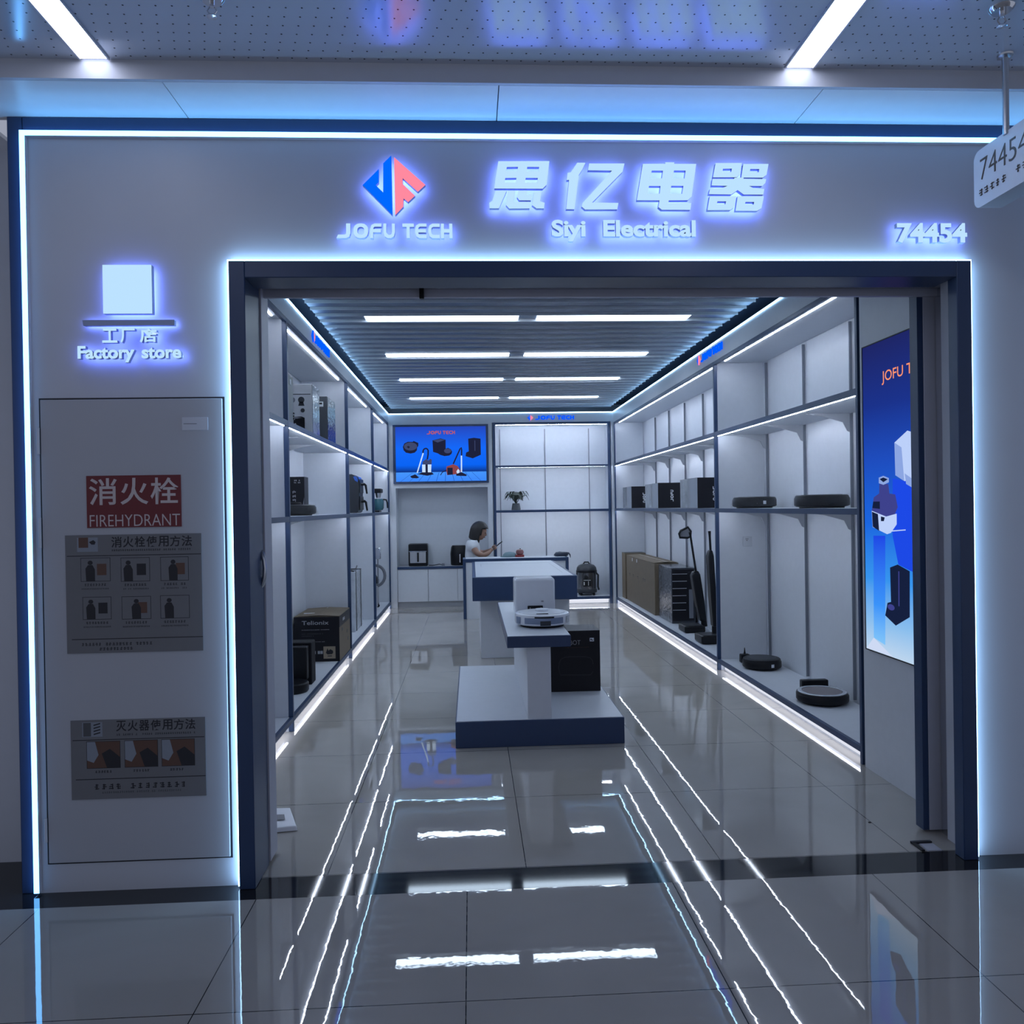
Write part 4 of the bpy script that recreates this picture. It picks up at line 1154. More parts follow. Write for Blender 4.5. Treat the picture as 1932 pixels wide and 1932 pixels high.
t = thing('cardboard_box', 'long brown cardboard carton on the base of the far right shelving', 'cardboard box', (2.46, 10.85, ZB))
MB().box(2.308, 2.62, 9.93, 11.74, ZB, .762, CARTON).build('carton', t, bevel=.006)
m = MB().mesh([(2.305, 9.93, .766), (2.46, 9.92, .778), (2.46, 11.7, .776), (2.305, 11.7, .766)], [(0, 1, 2, 3)], CARTON)
m.mesh([(2.462, 9.92, .778), (2.622, 9.94, .766), (2.622, 11.7, .765), (2.462, 11.7, .776)], [(0, 1, 2, 3)], CARTON)
m.build('flap', t)
m = MB().box(2.44, 2.49, 9.928, 11.6, .7785, .7795, CARTOND).build('packing_tape', t)
m = MB()
for y in (11.3, 11.0):
    m.box(2.3062, 2.3078, y - .02, y + .02, .70, .745, PRINT)
scribble(m, fr_left(2.3075, 0, 0), 0, 0, 0, .01, INK, 1)
for i, y in enumerate((11.5, 11.25, 10.95, 10.6, 10.5)):
    m.box(2.3068, 2.3078, y - .03, y + .03, .50, .512, INK).box(2.3068, 2.3078, y - .02, y + .01, .48, .488, INK)
m.build('print', t)
t = thing('cardboard_box', 'narrow upright brown carton at the back corner behind the long carton', 'cardboard box', (2.46, 11.9, ZB))
MB().box(2.296, 2.61, 11.78, 12.03, ZB, .785, CARTON).build('carton', t, bevel=.004)
MB().box(2.296, 2.60, 11.80, 12.02, .7852, .790, INKG).build('dark_lid_edge', t)
t = thing('wrapped_box', 'dark carton in shiny shrink wrap before the long brown carton', 'box', (2.48, 9.5, ZB))
MB().box(2.343, 2.625, 9.215, 9.86, ZB, .756, WRAPD).build('carton', t, bevel=.006)
m = MB()
for k in range(6):
    z = .68 - k * .085
    m.box(2.352, 2.53 - .004 * k, 9.2135, 9.2145, z, z + .008, PRINTG)
m.box(2.352, 2.61, 9.2138, 9.2148, .13, .735, BOXBLK)
m.box(2.548, 2.60, 9.2128, 9.2137, .16, .50, MGREY).build('printed_front', t)
def stick_vac(y, label, top, bottom, loop_dx, head, body):
    t = thing('stick_vacuum', label, 'stick vacuum', (bottom[0], y, ZB), 0, 'stick vacuums on the base of the right shelving')
    tx, tz = top
    bx_, bz = bottom
    L = lambda f: (tx + (bx_ - tx) * f, y, tz + (bz - tz) * f)
    p = [(tx - .012, y, tz), (tx + .018, y, tz - .045), (tx + .012, y, tz - .105), (tx - .02, y, tz - .118), (tx - loop_dx, y, tz - .112), (tx - loop_dx - .008, y, tz - .07), (tx - loop_dx + .01, y, tz - .038)]
    if loop_dx:
        MB().tube(p, .013, BLACK, 10, closed=True).build('handle_loop', t)
        MB().shape([[(q[0] * .94 + (tx - loop_dx * .5) * .06, q[2] * .94 + (tz - .07) * .06) for q in p]], fr_front(y), .003, MGREY).build('display', t)
    MB().tube([L(.05), L(.1), L(.5)], [.016, .012, .012], BLACK, 10).build('pole', t)
    a, b = L(body[0]), L(body[1])
    w = body[2]
    m = MB()
    n = Vector((b[0] - a[0], 0, b[2] - a[2])).normalized()
    s = Vector((n.z, 0, -n.x))
    s = -s if s.x < 0 else s
    vs = []
    for pt, ww, dd in ((a, w * .55, .04), (Vector(a).lerp(Vector(b), .08), w, .055), (Vector(a).lerp(Vector(b), .6), w, .06), (b, w * .75, .05)):
        pt = Vector(pt)
        for sx, sy in ((-1, -1), (.5, -1), (.5, 1), (-1, 1)):
            vs.append(pt + s * sx * ww + Vector((0, sy * dd, 0)))
    fs = [(3, 2, 1, 0), (12, 13, 14, 15)] + [(k * 4 + i, k * 4 + (i + 1) % 4, (k + 1) * 4 + (i + 1) % 4, (k + 1) * 4 + i) for k in range(3) for i in range(4)]
    m.mesh(vs, fs, BLACK).build('motor_body', t, bevel=.012, seg=3)
    MB().tube([L(body[1]), L(1.0)], [.03, .035], BLACK, 12).build('neck', t)
    hx0, hx1, hy0, hy1, hh = head
    MB().box(hx0, hx1, hy0, hy1, ZB + .004, ZB + hh, BLACK).build('floor_head', t, bevel=.016, seg=3)
    MB().box(hx0 + .02, hx1 - .03, hy0 + .015, hy1 - .05, ZB + hh, ZB + hh + .006, DGREY).build('head_cover', t, bevel=.002)
    for yy in (hy0 + .03, hy1 - .05):
        MB().tube([(hx0 + .05, yy, ZB + .02), (hx0 + .05, yy + .02, ZB + .02)], .0198, MGREY, 14).build('roller', t)
stick_vac(8.65, 'black stick vacuum with a loop handle leaning before the wrapped carton', (2.405, 1.250), (2.56, .15), .105, (2.30, 2.53, 8.50, 8.78, .075), (.44, .94, .062))
stick_vac(7.92, 'black stick vacuum half hidden behind the shelving post', (2.408, 1.285), (2.455, .15), 0, (2.275, 2.53, 7.78, 8.05, .085), (.22, .9, .038))
o = thing('wall_socket', 'white double wall socket on the divider of the right shelving', 'socket', (2.493, 7.045, 1.115))
MB().box(2.452, 2.535, 7.0435, 7.0495, 1.115, 1.203, mat('socket_white', (.55, .58, .63), .3)).build('plate', o, bevel=.002)
m = MB()
for x, z in ((2.475, 1.178), (2.49, 1.178), (2.482, 1.165)):
    m.box(x, x + .008, 7.0425, 7.0438, z, z + .006, INK)
m.build('slots', o)

# ================================================================== LEFT SHELVES
ZU = 2.1152
t = thing('appliance', 'grey slanted appliance edge beside the first post on the upper left shelf', 'appliance', (-1.45, 5.75, ZU))
MB().mesh([(-1.60, 5.56, ZU), (-1.272, 5.56, ZU), (-1.272, 5.83, ZU), (-1.60, 5.83, ZU), (-1.60, 5.56, 2.49), (-1.272, 5.56, 2.49), (-1.272, 5.83, 2.478), (-1.60, 5.83, 2.478)], [(0, 3, 2, 1), (4, 5, 6, 7), (0, 1, 5, 4), (1, 2, 6, 5), (2, 3, 7, 6), (3, 0, 4, 7)], DGREY).build('body', t, bevel=.02, seg=3)
MB().box(-1.2715, -1.270, 5.70, 5.75, 2.40, 2.44, PRINT).build('label_sticker', t)
m = MB()
for k in range(3):
    m.box(-1.2718, -1.265, 5.80, 5.826, 2.16 + k * .02, 2.172 + k * .02, BLACK)
m.build('latch', t)
t = thing('product_box', 'pale printed appliance carton in clear wrap on the upper left shelf', 'box', (-1.44, 6.66, ZU))
WB = mat('white_printed_carton', (.50, .52, .55), .3, noise=.06)
MB().box(-1.62, -1.275, 6.51, 6.81, ZU, 2.53, WB).build('carton', t, bevel=.004)
fr = fr_front(6.509)
m = MB().box(-1.615, -1.285, 6.5085, 6.5095, 2.443, 2.449, DGREY)
ci = lambda cx, cz, r: [(cx + r * math.cos(a * PI / 8), cz + r * math.sin(a * PI / 8)) for a in range(16)]
m.shape([ci(-1.36, 2.40, .026)], fr, .0004, DGREY).shape([ci(-1.43, 2.40, .022)], fr, .0004, MGREY).shape([ci(-1.35, 2.315, .017)], fr, .0004, DGREY)
m.shape([[(-1.385, 2.352), (-1.335, 2.352), (-1.345, 2.385), (-1.375, 2.385)]], fr, .0004, DGREY)
m.shape([[(-1.475, 2.25), (-1.46, 2.262), (-1.36, 2.266), (-1.335, 2.255), (-1.335, 2.125), (-1.45, 2.145), (-1.475, 2.17)]], fr, .0004, BLACK)
m.shape([[(-1.45, 2.256), (-1.40, 2.263), (-1.355, 2.256), (-1.40, 2.248)]], fr_front(6.5085), .0004, MGREY)
m.shape([ci(-1.41, 2.205, .006)], fr_front(6.5085), .0004, PRINT)
m.build('printed_picture', t)
MB().box(-1.2748, -1.270, 6.512, 6.80, ZU + .003, 2.525, WRAPG).build('printed_side', t)['label'] = 'shiny wrapped side'
t = thing('product_box', 'slim dark carton in shiny wrap, right of the pale carton on the upper left shelf', 'box', (-1.44, 7.37, ZU))
MB().box(-1.60, -1.272, 7.175, 7.58, ZU, 2.522, mat('slate_carton', (.055, .065, .08), .4)).build('carton', t, bevel=.003)
MB().box(-1.2715, -1.268, 7.18, 7.575, ZU + .003, 2.518, WRAPD).build('printed_side', t)['label'] = 'shiny wrapped side'
m = MB().box(-1.355, -1.305, 7.1735, 7.1748, 2.43, 2.475, PRINT).box(-1.347, -1.315, 7.1728, 7.1736, 2.45, 2.466, INK)
m.build('label_sticker', t)
t = thing('product_box', 'black carton with sideways grey lettering on the middle left shelf', 'box', (-1.57, 7.1, Z2))
MB().box(-1.66, -1.455, 7.03, 7.20, Z2, 1.80, BOXBLK).build('carton', t, bevel=.003)
o_ = V(-1.555, 7.0292, 1.50)
m = MB().box(-1.585, -1.58, 7.0292, 7.0302, 1.48, 1.79, PRINTG)
scribble(m, (V(-1.545, 7.029, 1.75), V(1, 0, 0), V(0, 0, 1), V(0, -1, 0)), 0, .06, .012, .012, PRINT, 5, .2)
scribble(m, (V(-1.545, 7.029, 1.735), V(1, 0, 0), V(0, 0, 1), V(0, -1, 0)), 0, .06, .008, .010, PRINT, 8, .2)
scribble(m, (V(-1.56, 7.029, 1.51), V(0, 0, 1), V(-1, 0, 0), V(0, -1, 0)), 0, .20, -.03, .03, PRINTG, 9, .25)
m.build('lettering', t)
MB().mesh([(-1.49, 7.029, 1.49), (-1.458, 7.029, 1.50), (-1.458, 7.029, 1.62), (-1.47, 7.029, 1.56)], [(0, 1, 2, 3)], MGREY).build('printed_picture', t)
# dual air fryer
t = thing('air_fryer', 'tall black air fryer with two handles on the middle left shelf', 'air fryer', (-1.46, 9.4, Z2))
pr = [(-1.62, Z2 + .004), (-1.325, Z2 + .004), (-1.30, Z2 + .02), (-1.29, 1.80), (-1.31, 1.88), (-1.37, 1.915), (-1.60, 1.915), (-1.62, 1.89)]
MB().shape([pr], fr_front(9.60), .35, DGREY).build('body', t, bevel=.012, seg=3)
MB().mesh([(-1.288, 9.29, 1.81), (-1.288, 9.56, 1.81), (-1.305, 9.56, 1.885), (-1.345, 9.56, 1.905), (-1.345, 9.29, 1.905), (-1.305, 9.29, 1.885)], [(0, 1, 2, 5), (5, 2, 3, 4)], BLUEP).build('control_panel', t)['label'] = 'blue glossy control panel'
MB().shape([[(-1.338, 1.845), (-1.306, 1.822), (-1.300, 1.845), (-1.31, 1.875), (-1.335, 1.892), (-1.355, 1.885)]], fr_front(9.249), .003, BLUEP).build('side_badge', t)
for z in (1.80, 1.60):
    MB().tube([(-1.295, 9.42, z), (-1.25, 9.42, z + .002), (-1.236, 9.42, z - .01), (-1.222, 9.42, z - .11)], [.017, .016, .014, .010], BLACK, 10).build('drawer_handle', t)
for z in (1.50, 1.70):
    MB().box(-1.2895, -1.284, 9.27, 9.58, z, z + .16, BLACK).build('drawer_front', t, bevel=.002)
# coffee machine
t = thing('coffee_machine', 'black and teal coffee machine on the middle shelf in the far left corner', 'coffee machine', (-1.40, 11.45, Z2))
MB().box(-1.56, -1.30, 11.33, 11.60, Z2 + .002, Z2 + .03, BLACK).build('base', t, bevel=.006)
MB().box(-1.56, -1.40, 11.33, 11.60, Z2 + .03, 1.74, BLACK).build('column', t, bevel=.008)
MB().box(-1.56, -1.275, 11.33, 11.60, 1.74, 1.80, BLACK).build('head', t, bevel=.01)
MB().lathe((-1.335, 11.46, 0), [(.07, Z2 + .031), (.085, Z2 + .06), (.088, 1.62), (.07, 1.655)], TEAL, 28).build('jug', t)
MB().tube([(-1.258, 11.46, 1.645), (-1.215, 11.46, 1.64), (-1.20, 11.46, 1.60), (-1.195, 11.46, 1.52)], .012, BLACK, 10).build('jug_handle', t)
MB().lathe((-1.325, 11.46, 0), [(.03, 1.67), (.045, 1.738)], STEEL, 20).build('filter_holder', t)
# black-printed large carton
t = thing('cardboard_box', 'large carton with a black printed front and taped top on the left shelving base', 'cardboard box', (-1.44, 7.7, ZB))
MB().box(-1.655, -1.238, 7.42, 8.06, ZB, .517, CARTON).build('carton', t, bevel=.003)
MB().box(-1.654, -1.239, 7.4175, 7.4205, ZB + .002, .516, BOXBLK).build('printed_front', t)['label'] = 'black printed front'
MB().box(-1.2385, -1.2365, 7.42, 8.058, .415, .516, BOXBLK).build('side_band', t)['label'] = 'black printed band'
m = MB()
for a, b in ((-1.653, -1.45), (-1.446, -1.240)):
    zz = (.519, .530) if a < -1.5 else (.530, .519)
    m.mesh([(a, 7.425, zz[0]), (b, 7.425, zz[1]), (b, 8.055, zz[1]), (a, 8.055, zz[0])], [(0, 1, 2, 3)], CARTON)
m.build('flap', t)
MB().box(-1.60, -1.50, 7.60, 7.62, .5225, .5285, PRINT).build('packing_tape', t)
fr = fr_front(7.4172)
m = MB().text('Telionix', fr, -1.581, .443, .246, .037, PRINTG, .0004, bold=.01)
scribble(m, fr_front(7.417), -1.585, -1.33, .392, .008, PRINTG, 81, .05)
scribble(m, fr_front(7.417), -1.585, -1.38, .355, .009, INKG, 82, .1)
scribble(m, fr_front(7.417), -1.585, -1.47, .335, .009, INKG, 83, .1)
scribble(m, fr_front(7.417), -1.46, -1.37, .282, .007, PRINTG, 84, .1)
m.build('lettering', t)
m = MB().box(-1.387, -1.277, 7.4165, 7.4175, .127, .240, CARTOND)
m.shape([[(-1.365, .18), (-1.35, .225), (-1.34, .20), (-1.325, .215), (-1.30, .20), (-1.298, .18), (-1.31, .168), (-1.35, .166)]], fr_front(7.4163), .0004, INK)
m.box(-1.35, -1.31, 7.416, 7.4166, .148, .155, INK)
for x in (-1.48, -1.44, -1.415):
    m.box(x, x + .022, 7.4165, 7.4172, .172, .20, PRINTG)
m.build('printed_mark', t)
m = MB().box(-1.2365, -1.2355, 7.60, 7.72, .45, .478, PRINTG)
for y, z in ((7.56, .36), (7.85, .30), (7.9, .22)):
    m.box(-1.2378, -1.2362, y, y + .04, z, z + .03, INKG)
m.build('side_print', t)
# black dock in front of it
t = thing('cleaning_station', 'black robot dock with a round base in front of the large dark carton', 'cleaning station', (-1.4, 6.3, ZB))
MB().box(-1.55, -1.30, 6.44, 6.60, ZB, .442, BLACKM).build('rear_housing', t, bevel=.01, seg=3)
MB().box(-1.54, -1.318, 6.34, 6.44, ZB + .06, .422, BLACK).build('dust_bin', t, bevel=.01, seg=3)
MB().lathe((-1.41, 6.22, 0), [(.12, ZB), (.128, ZB + .012), (.128, ZB + .065), (.12, ZB + .075), (.001, ZB + .078)], BLACK, 36).build('base', t)
# flat wrapped carton
t = thing('wrapped_box', 'upright pale carton in clear wrap with dark straps on the left shelving base', 'box', (-1.46, 9.45, ZB))
MB().box(-1.60, -1.345, 9.16, 9.75, ZB, .79, WRAPL).build('carton', t, bevel=.008)
m = MB()
for y in (9.25, 9.62):
    m.box(-1.606, -1.341, y, y + .03, ZB + .001, .794, DGREY)
m.build('strap', t)
MB().tube([(-1.36, 9.17, .796), (-1.45, 9.3, .812), (-1.38, 9.5, .80), (-1.40, 9.74, .82)], .008, BLACK, 8).build('strap_end', t)
# hose vacuum in the corner
t = thing('drum_vacuum', 'drum vacuum with a grey hose loop half hidden by the last left post', 'vacuum cleaner', (-1.50, 11.40, ZB))
MB().lathe((-1.50, 11.40, 0), [(.15, ZB + .05), (.165, ZB + .08), (.165, .42), (.15, .45)], STEEL, 32).build('drum', t)
MB().lathe((-1.50, 11.40, 0), [(.17, .45), (.172, .50), (.13, .57), (.05, .60), (.001, .60)], DGREY, 32).build('motor_head', t)
hp = [(-1.42, 11.36, .55)] + [(-1.37 + .13 * math.cos(a), 11.36 + .02 * math.sin(a), .56 + .145 * math.sin(a)) for a in [PI * (.75 - i / 12) for i in range(16)]] + [(-1.36, 11.36, .40)]
MB().tube(hp, .021, MGREY, 12).build('hose', t)
MB().tube([(-1.355, 11.30, .13), (-1.352, 11.30, .42)], .016, STEEL, 12).build('wand', t)
MB().box(-1.37, -1.285, 11.27, 11.33, .80, .96, CHROME).build('nozzle', t, bevel=.01)
MB().tube([(-1.33, 11.30, .42), (-1.33, 11.30, .80)], .008, MGREY, 8).build('nozzle_stem', t)
for a in (0.3, 1.9, 3.4, 5.0):
    x, y = -1.50 + .155 * math.cos(a), 11.40 + .155 * math.sin(a)
    MB().tube([(x, y, ZB + .07), (x, y, ZB + .03)], .012, BLACK, 8).lathe((x, y - .01, ZB + .024), [(.023, -.01), (.023, .01)], BLACK, 14, axis='y').build('caster', t)

# ================================================================== BACK OF THE SHOP
ZW = .6238
t = thing('air_fryer', 'square black air fryer with a steel basket window, left one on the cabinet', 'air fryer', (-.82, 12.3, ZW), 0, 'air fryers on the low cabinet')
MB().box(-.968, -.676, 12.18, 12.44, ZW, .965, BLACK).build('body', t, bevel=.018, seg=3)
MB().mesh([(-.955, 12.172, .86), (-.69, 12.172, .86), (-.70, 12.176, .955), (-.945, 12.176, .955)], [(0, 1, 2, 3)], BLACKM).build('control_panel', t)
MB().box(-.945, -.70, 12.165, 12.18, ZW + .05, .845, STEEL).build('basket_front', t, bevel=.006)
MB().box(-.955, -.69, 12.160, 12.178, .845, .858, CHROME).build('trim_bar', t)
MB().box(-.832, -.808, 12.12, 12.165, ZW + .07, .835, BLACK).build('basket_handle', t, bevel=.006)
t = thing('air_fryer', 'rounded black air fryer with a chrome handle strip beside the person', 'air fryer', (-.20, 12.3, ZW), 0, 'air fryers on the low cabinet')
MB().lathe((-.20, 12.30, 0), [(.12, ZW), (.128, ZW + .02), (.132, .80), (.118, .90), (.10, .928), (.001, .93)], BLACK, 36).build('body', t)
MB().box(-.195, -.165, 12.13, 12.175, ZW + .06, .81, BLACKM).build('basket_handle', t, bevel=.008)
MB().box(-.190, -.172, 12.122, 12.131, ZW + .05, .80, CHROME).build('handle_trim', t, bevel=.003)
tag(MB().tube([(-.66, 12.25, ZW + .006), (-.60, 12.2, ZW + .006), (-.55, 12.22, ZW + .014), (-.50, 12.24, ZW + .022), (-.455, 12.22, ZW + .012), (-.44, 12.20, ZW + .006)], .006, BLACK, 8).box(-.46, -.42, 12.19, 12.22, ZW, ZW + .035, MGREY).build('power_cord'), 'dark power cord lying beside the square air fryer', 'cord')
t = thing('potted_plant', 'small dark drooping plant in a grey vase on the back display shelf', 'plant', (.70, 12.3, 1.4592))
MB().lathe((.70, 12.3, 0), [(.066, 1.4595), (.072, 1.47), (.062, 1.53), (.055, 1.565), (.048, 1.565), (.05, 1.53)], VASE, 28).build('vase', t)
rnd = random.Random(11)
m = MB()
st = MB()
for k in range(34):
    a = rnd.uniform(0, 2 * PI)
    R_ = rnd.uniform(.03, .14)
    hz = rnd.uniform(1.66, 1.745)
    c = V(.70 + R_ * math.cos(a) * 1.05, 12.3 + R_ * math.sin(a) * .8, hz)
    if k % 4 == 0:
        st.tube([(.70, 12.3, 1.55), (.70 + R_ * .4 * math.cos(a), 12.3 + R_ * .4 * math.sin(a), 1.63), tuple(c)], .004, LEAF, 6)
    d = V(math.cos(a), math.sin(a), 0)
    s = V(-math.sin(a), math.cos(a), 0)
    L_, w = rnd.uniform(.06, .10), rnd.uniform(.016, .026)
    pts = []
    for q, (f, ww, dz) in enumerate(((0, .3, 0), (.35, 1, .004), (.7, .8, -.03), (1.0, .05, -.075))):
        p = c + d * L_ * f * .8 + V(0, 0, dz)
        pts += [p - s * w * ww, p + V(0, 0, .006), p + s * w * ww]
    fs = []
    for q in range(3):
        fs += [(q * 3, q * 3 + 1, q * 3 + 4, q * 3 + 3), (q * 3 + 1, q * 3 + 2, q * 3 + 5, q * 3 + 4)]
    m.mesh(pts, fs, LEAF)
m.lathe((.70, 12.3, 0), [(.02, 1.62), (.07, 1.65), (.09, 1.69), (.06, 1.73), (.01, 1.74)], LEAF, 14)
m.build('foliage', t)
st.build('stem', t)
t = thing('drum_vacuum', 'grey drum vacuum cleaner standing on the base of the back display shelving', 'vacuum cleaner', (1.79, 12.33, .1122))
cx, cy = 1.79, 12.33
for a in (.5, 2.4, 3.9, 5.5):
    x, y = cx + .135 * math.cos(a), cy + .135 * math.sin(a)
    MB().lathe((x, y, .1122 + .022), [(.022, -.012), (.022, .012)], BLACK, 14, axis='y').box(x - .012, x + .012, y - .012, y + .012, .14, .165, BLACK).build('caster', t)
MB().lathe((cx, cy, 0), [(.145, .15), (.16, .16), (.16, .20), (.15, .215)], DGREY, 36).build('base_ring', t)
MB().lathe((cx, cy, 0), [(.15, .215), (.152, .23), (.152, .46), (.15, .47)], mat('dark_steel', (.16, .165, .18), .22, .8), 40).build('drum', t)
MB().lathe((cx, cy, 0), [(.162, .47), (.164, .485), (.160, .50), (.15, .505)], BLACK, 40).build('lid_ring', t)
MB().lathe((cx, cy, 0), [(.158, .505), (.15, .545), (.12, .58), (.06, .60), (.001, .602)], DGREY, 40).build('motor_head', t)
MB().tube([(cx - .05, cy, .592), (cx - .03, cy, .625), (cx + .03, cy, .625), (cx + .05, cy, .592)], .012, BLACK, 10).build('carry_handle', t)
MB().tube([(cx - .03, cy - .15, .40), (cx - .03, cy - .185, .40)], [.035, .03], BLACK, 18).build('hose_port', t)
m = MB().box(cx - .075, cx + .045, cy - .163, cy - .150, .26, .37, BLACK)
m.box(cx - .07, cx + .04, cy - .1645, cy - .163, .352, .36, PRINT).box(cx + .0, cx + .008, cy - .1645, cy - .163, .275, .34, PRINT).box(cx - .07, cx - .055, cy - .1645, cy - .163, .28, .33, PRINT)
m.build('label_sticker', t, bevel=.002)
MB().tube([(cx + .12, cy - .11, .48), (cx + .165, cy - .10, .43), (cx + .16, cy - .10, .25), (cx + .175, cy - .09, .20)], .016, DGREY, 10).build('hose', t)
for s_ in (-1, 1):
    MB().box(cx + s_ * .15 - .012, cx + s_ * .15 + .012, cy - .02, cy + .02, .43, .50, BLACK).build('clip', t, bevel=.003)

# things on the counter
ZC = .8152
t = thing('folded_cap', 'blue grey cloth cap lying on the counter in front of the person', 'cap', (.51, 11.0, ZC))
m = MB()
prof = [(.098, 0), (.10, .012), (.09, .04), (.06, .062), (.02, .07), (.001, .07)]
m.lathe((.525, 10.98, ZC), prof, CLOTH, 28).build('crown', t)
MB().mesh([(.395, 10.95, ZC + .004), (.44, 10.91, ZC + .012), (.50, 10.89, ZC + .012), (.50, 11.05, ZC + .012), (.44, 11.04, ZC + .012), (.395, 11.0, ZC + .004)] + [(.395, 10.95, ZC), (.44, 10.91, ZC), (.50, 10.89, ZC), (.50, 11.05, ZC), (.44, 11.04, ZC), (.395, 11.0, ZC)], [(0, 1, 2, 3, 4, 5), (11, 10, 9, 8, 7, 6)] + [(i, (i + 1) % 6, 6 + (i + 1) % 6, 6 + i) for i in range(6)], CLOTH).build('brim', t)
o = MB().box(.600, .722, 10.90, 11.0, ZC, ZC + .030, REDBOX).build('card_box', bevel=.003)
tag(o, 'small flat red box on the counter under a round jar', 'box')
t = thing('jar', 'round brownish jar standing on the small red box on the counter', 'jar', (.665, 10.95, ZC + .0302))
MB().lathe((.665, 10.95, ZC + .0302), [(.035, 0), (.052, .015), (.055, .04), (.045, .065), (.02, .075), (.001, .076)], ROSE, 28).build('body', t)
MB().lathe((.672, 10.95, ZC + .106), [(.006, 0), (.008, .006), (.014, .010), (.004, .014)], DGREY, 14).build('knob', t)
t = thing('bag', 'dark navy soft bag slumped over the right end of the counter', 'bag', (1.24, 10.92, ZC))
vs, fs = [], []
rnd = random.Random(3)
n = 14
for k, (f, z) in enumerate(((.9, 0), (1.05, .012), (1.0, .035), (.8, .052), (.3, .060))):
    for i in range(n):
        a = 2 * PI * i / n
        vs.append((1.235 + .095 * f * math.cos(a) + rnd.uniform(-.006, .006), 10.92 + .07 * f * math.sin(a), ZC + z + (rnd.uniform(-.004, .006) if k > 1 else 0)))
for k in range(4):
    for i in range(n):
        j = (i + 1) % n
        fs.append((k * n + i, k * n + j, (k + 1) * n + j, (k + 1) * n + i))
fs += [tuple(reversed(range(n))), tuple(range(4 * n, 5 * n))]
MB().mesh(vs, fs, BAG).build('body', t, angle=1.2)
MB().tube([(1.30, 10.90, ZC + .045), (1.335, 10.88, ZC + .042), (1.352, 10.87, ZC + .02), (1.36, 10.87, ZC - .02)], [.014, .013, .01, .004], BAG, 8).build('strap', t)

# small things by the doorway
t = thing('paper_packet', 'white flat packet lying on the floor inside the left jamb', 'packet', (-.90, 3.82, 0))
m = MB().mesh([(-1.02, 3.725, .002), (-.835, 3.752, .002), (-.905, 3.925, .002), (-1.05, 3.93, .002), (-1.02, 3.728, .026), (-.842, 3.754, .024), (-.908, 3.92, .05), (-1.05, 3.925, .05)], [(0, 3, 2, 1), (4, 5, 6, 7), (0, 1, 5, 4), (1, 2, 6, 5), (2, 3, 7, 6), (3, 0, 4, 7)], WPLAST)
m.build('packet', t, bevel=.004, seg=3)
MB().mesh([(-.95, 3.80, .0385), (-.905, 3.803, .0375), (-.92, 3.85, .0445), (-.958, 3.85, .0447)], [(0, 1, 2, 3)], MGREY).build('printed_patch', t)
t = thing('floor_guide', 'small dark metal door guide on the floor beside the right jamb', 'door guide', (1.95, 3.34, 0))
MB().box(1.90, 1.99, 3.36, 3.376, 0, .010, DGREY).box(1.90, 1.915, 3.285, 3.376, 0, .008, BLACK).build('bracket', t, bevel=.001)
MB().box(1.93, 1.99, 3.287, 3.355, 0, .004, ALU).build('plate', t)
tag(MB().box(1.83, 1.842, 3.60, 3.608, 0, .004, INK).build('scrap'), 'tiny dark scrap on the shop floor near the right jamb', 'scrap')

# ================================================================== PERSON
def skin_mesh(name, verts, edges, radii, m, parent, sub=2, root=0):
    me = bpy.data.meshes.new(name)
    me.from_pydata(verts, edges, [])
    o = bpy.data.objects.new(name, me)
    COL.objects.link(o)
    md = o.modifiers.new('skin', 'SKIN')
    md.use_smooth_shade = True
    for i, r in enumerate(radii):
        sv = me.skin_vertices[0].data[i]
        sv.radius = r if isinstance(r, tuple) else (r, r)
        sv.use_root = (i == root)
    ss = o.modifiers.new('sub', 'SUBSURF')
    ss.levels = ss.render_levels = sub
    bpy.context.view_layer.update()
    dg = bpy.context.evaluated_depsgraph_get()
    nm = bpy.data.meshes.new_from_object(o.evaluated_get(dg))
    bpy.data.objects.remove(o)
    nm.name = name
    nm.materials.clear()
    nm.materials.append(m)
    nm.polygons.foreach_set('use_smooth', [True] * len(nm.polygons))
    r = bpy.data.objects.new(name, nm)
    COL.objects.link(r)
    if parent is not None:
        r.parent = parent
        nm.transform(Matrix.Translation(-parent.location))
    return r
PX, PYY = 0.0, 11.40
pt = thing('person', 'person with black bobbed hair and white T-shirt seated behind the counter looking at a phone', 'person', (PX, PYY, 0))
HC = V(.118, PYY - .02, 1.165)                 # head centre
# body: one continuous skin; x forward (to the right of the photo)
def Pn(x, y, z):
    return (PX + x, PYY + y, z)
bv = [Pn(.06, 0, .52),        # 0 pelvis
      Pn(.045, 0, .64), Pn(.02, 0, .78), Pn(.02, 0, .91), Pn(.035, 0, .995),   # 1-4 spine
      Pn(.075, -.01, 1.04), Pn(.10, -.015, 1.085),                          # 5-6 neck, skull base
      Pn(.0, -.15, .975), Pn(.075, -.19, .86), Pn(.165, -.20, .825), Pn(.235, -.17, .86), Pn(.275, -.13, .893), Pn(.30, -.115, .915),  # 7-12 near arm
      Pn(.0, .15, .975), Pn(.09, .19, .86), Pn(.17, .17, .84), Pn(.235, .10, .87), Pn(.272, .02, .895), Pn(.295, -.01, .912),       # 13-18 far arm
      Pn(.10, -.09, .50), Pn(.38, -.11, .49), Pn(.38, -.11, .10), Pn(.47, -.11, .045),     # 19-22 near leg
      Pn(.10, .09, .50), Pn(.38, .11, .49), Pn(.38, .11, .10), Pn(.47, .11, .045)]         # 23-26 far leg
be = [(0, 1), (1, 2), (2, 3), (3, 4), (4, 5), (5, 6), (4, 7), (7, 8), (8, 9), (9, 10), (10, 11), (11, 12), (4, 13), (13, 14), (14, 15), (15, 16), (16, 17), (17, 18), (0, 19), (19, 20), (20, 21), (21, 22), (0, 23), (23, 24), (24, 25), (25, 26)]
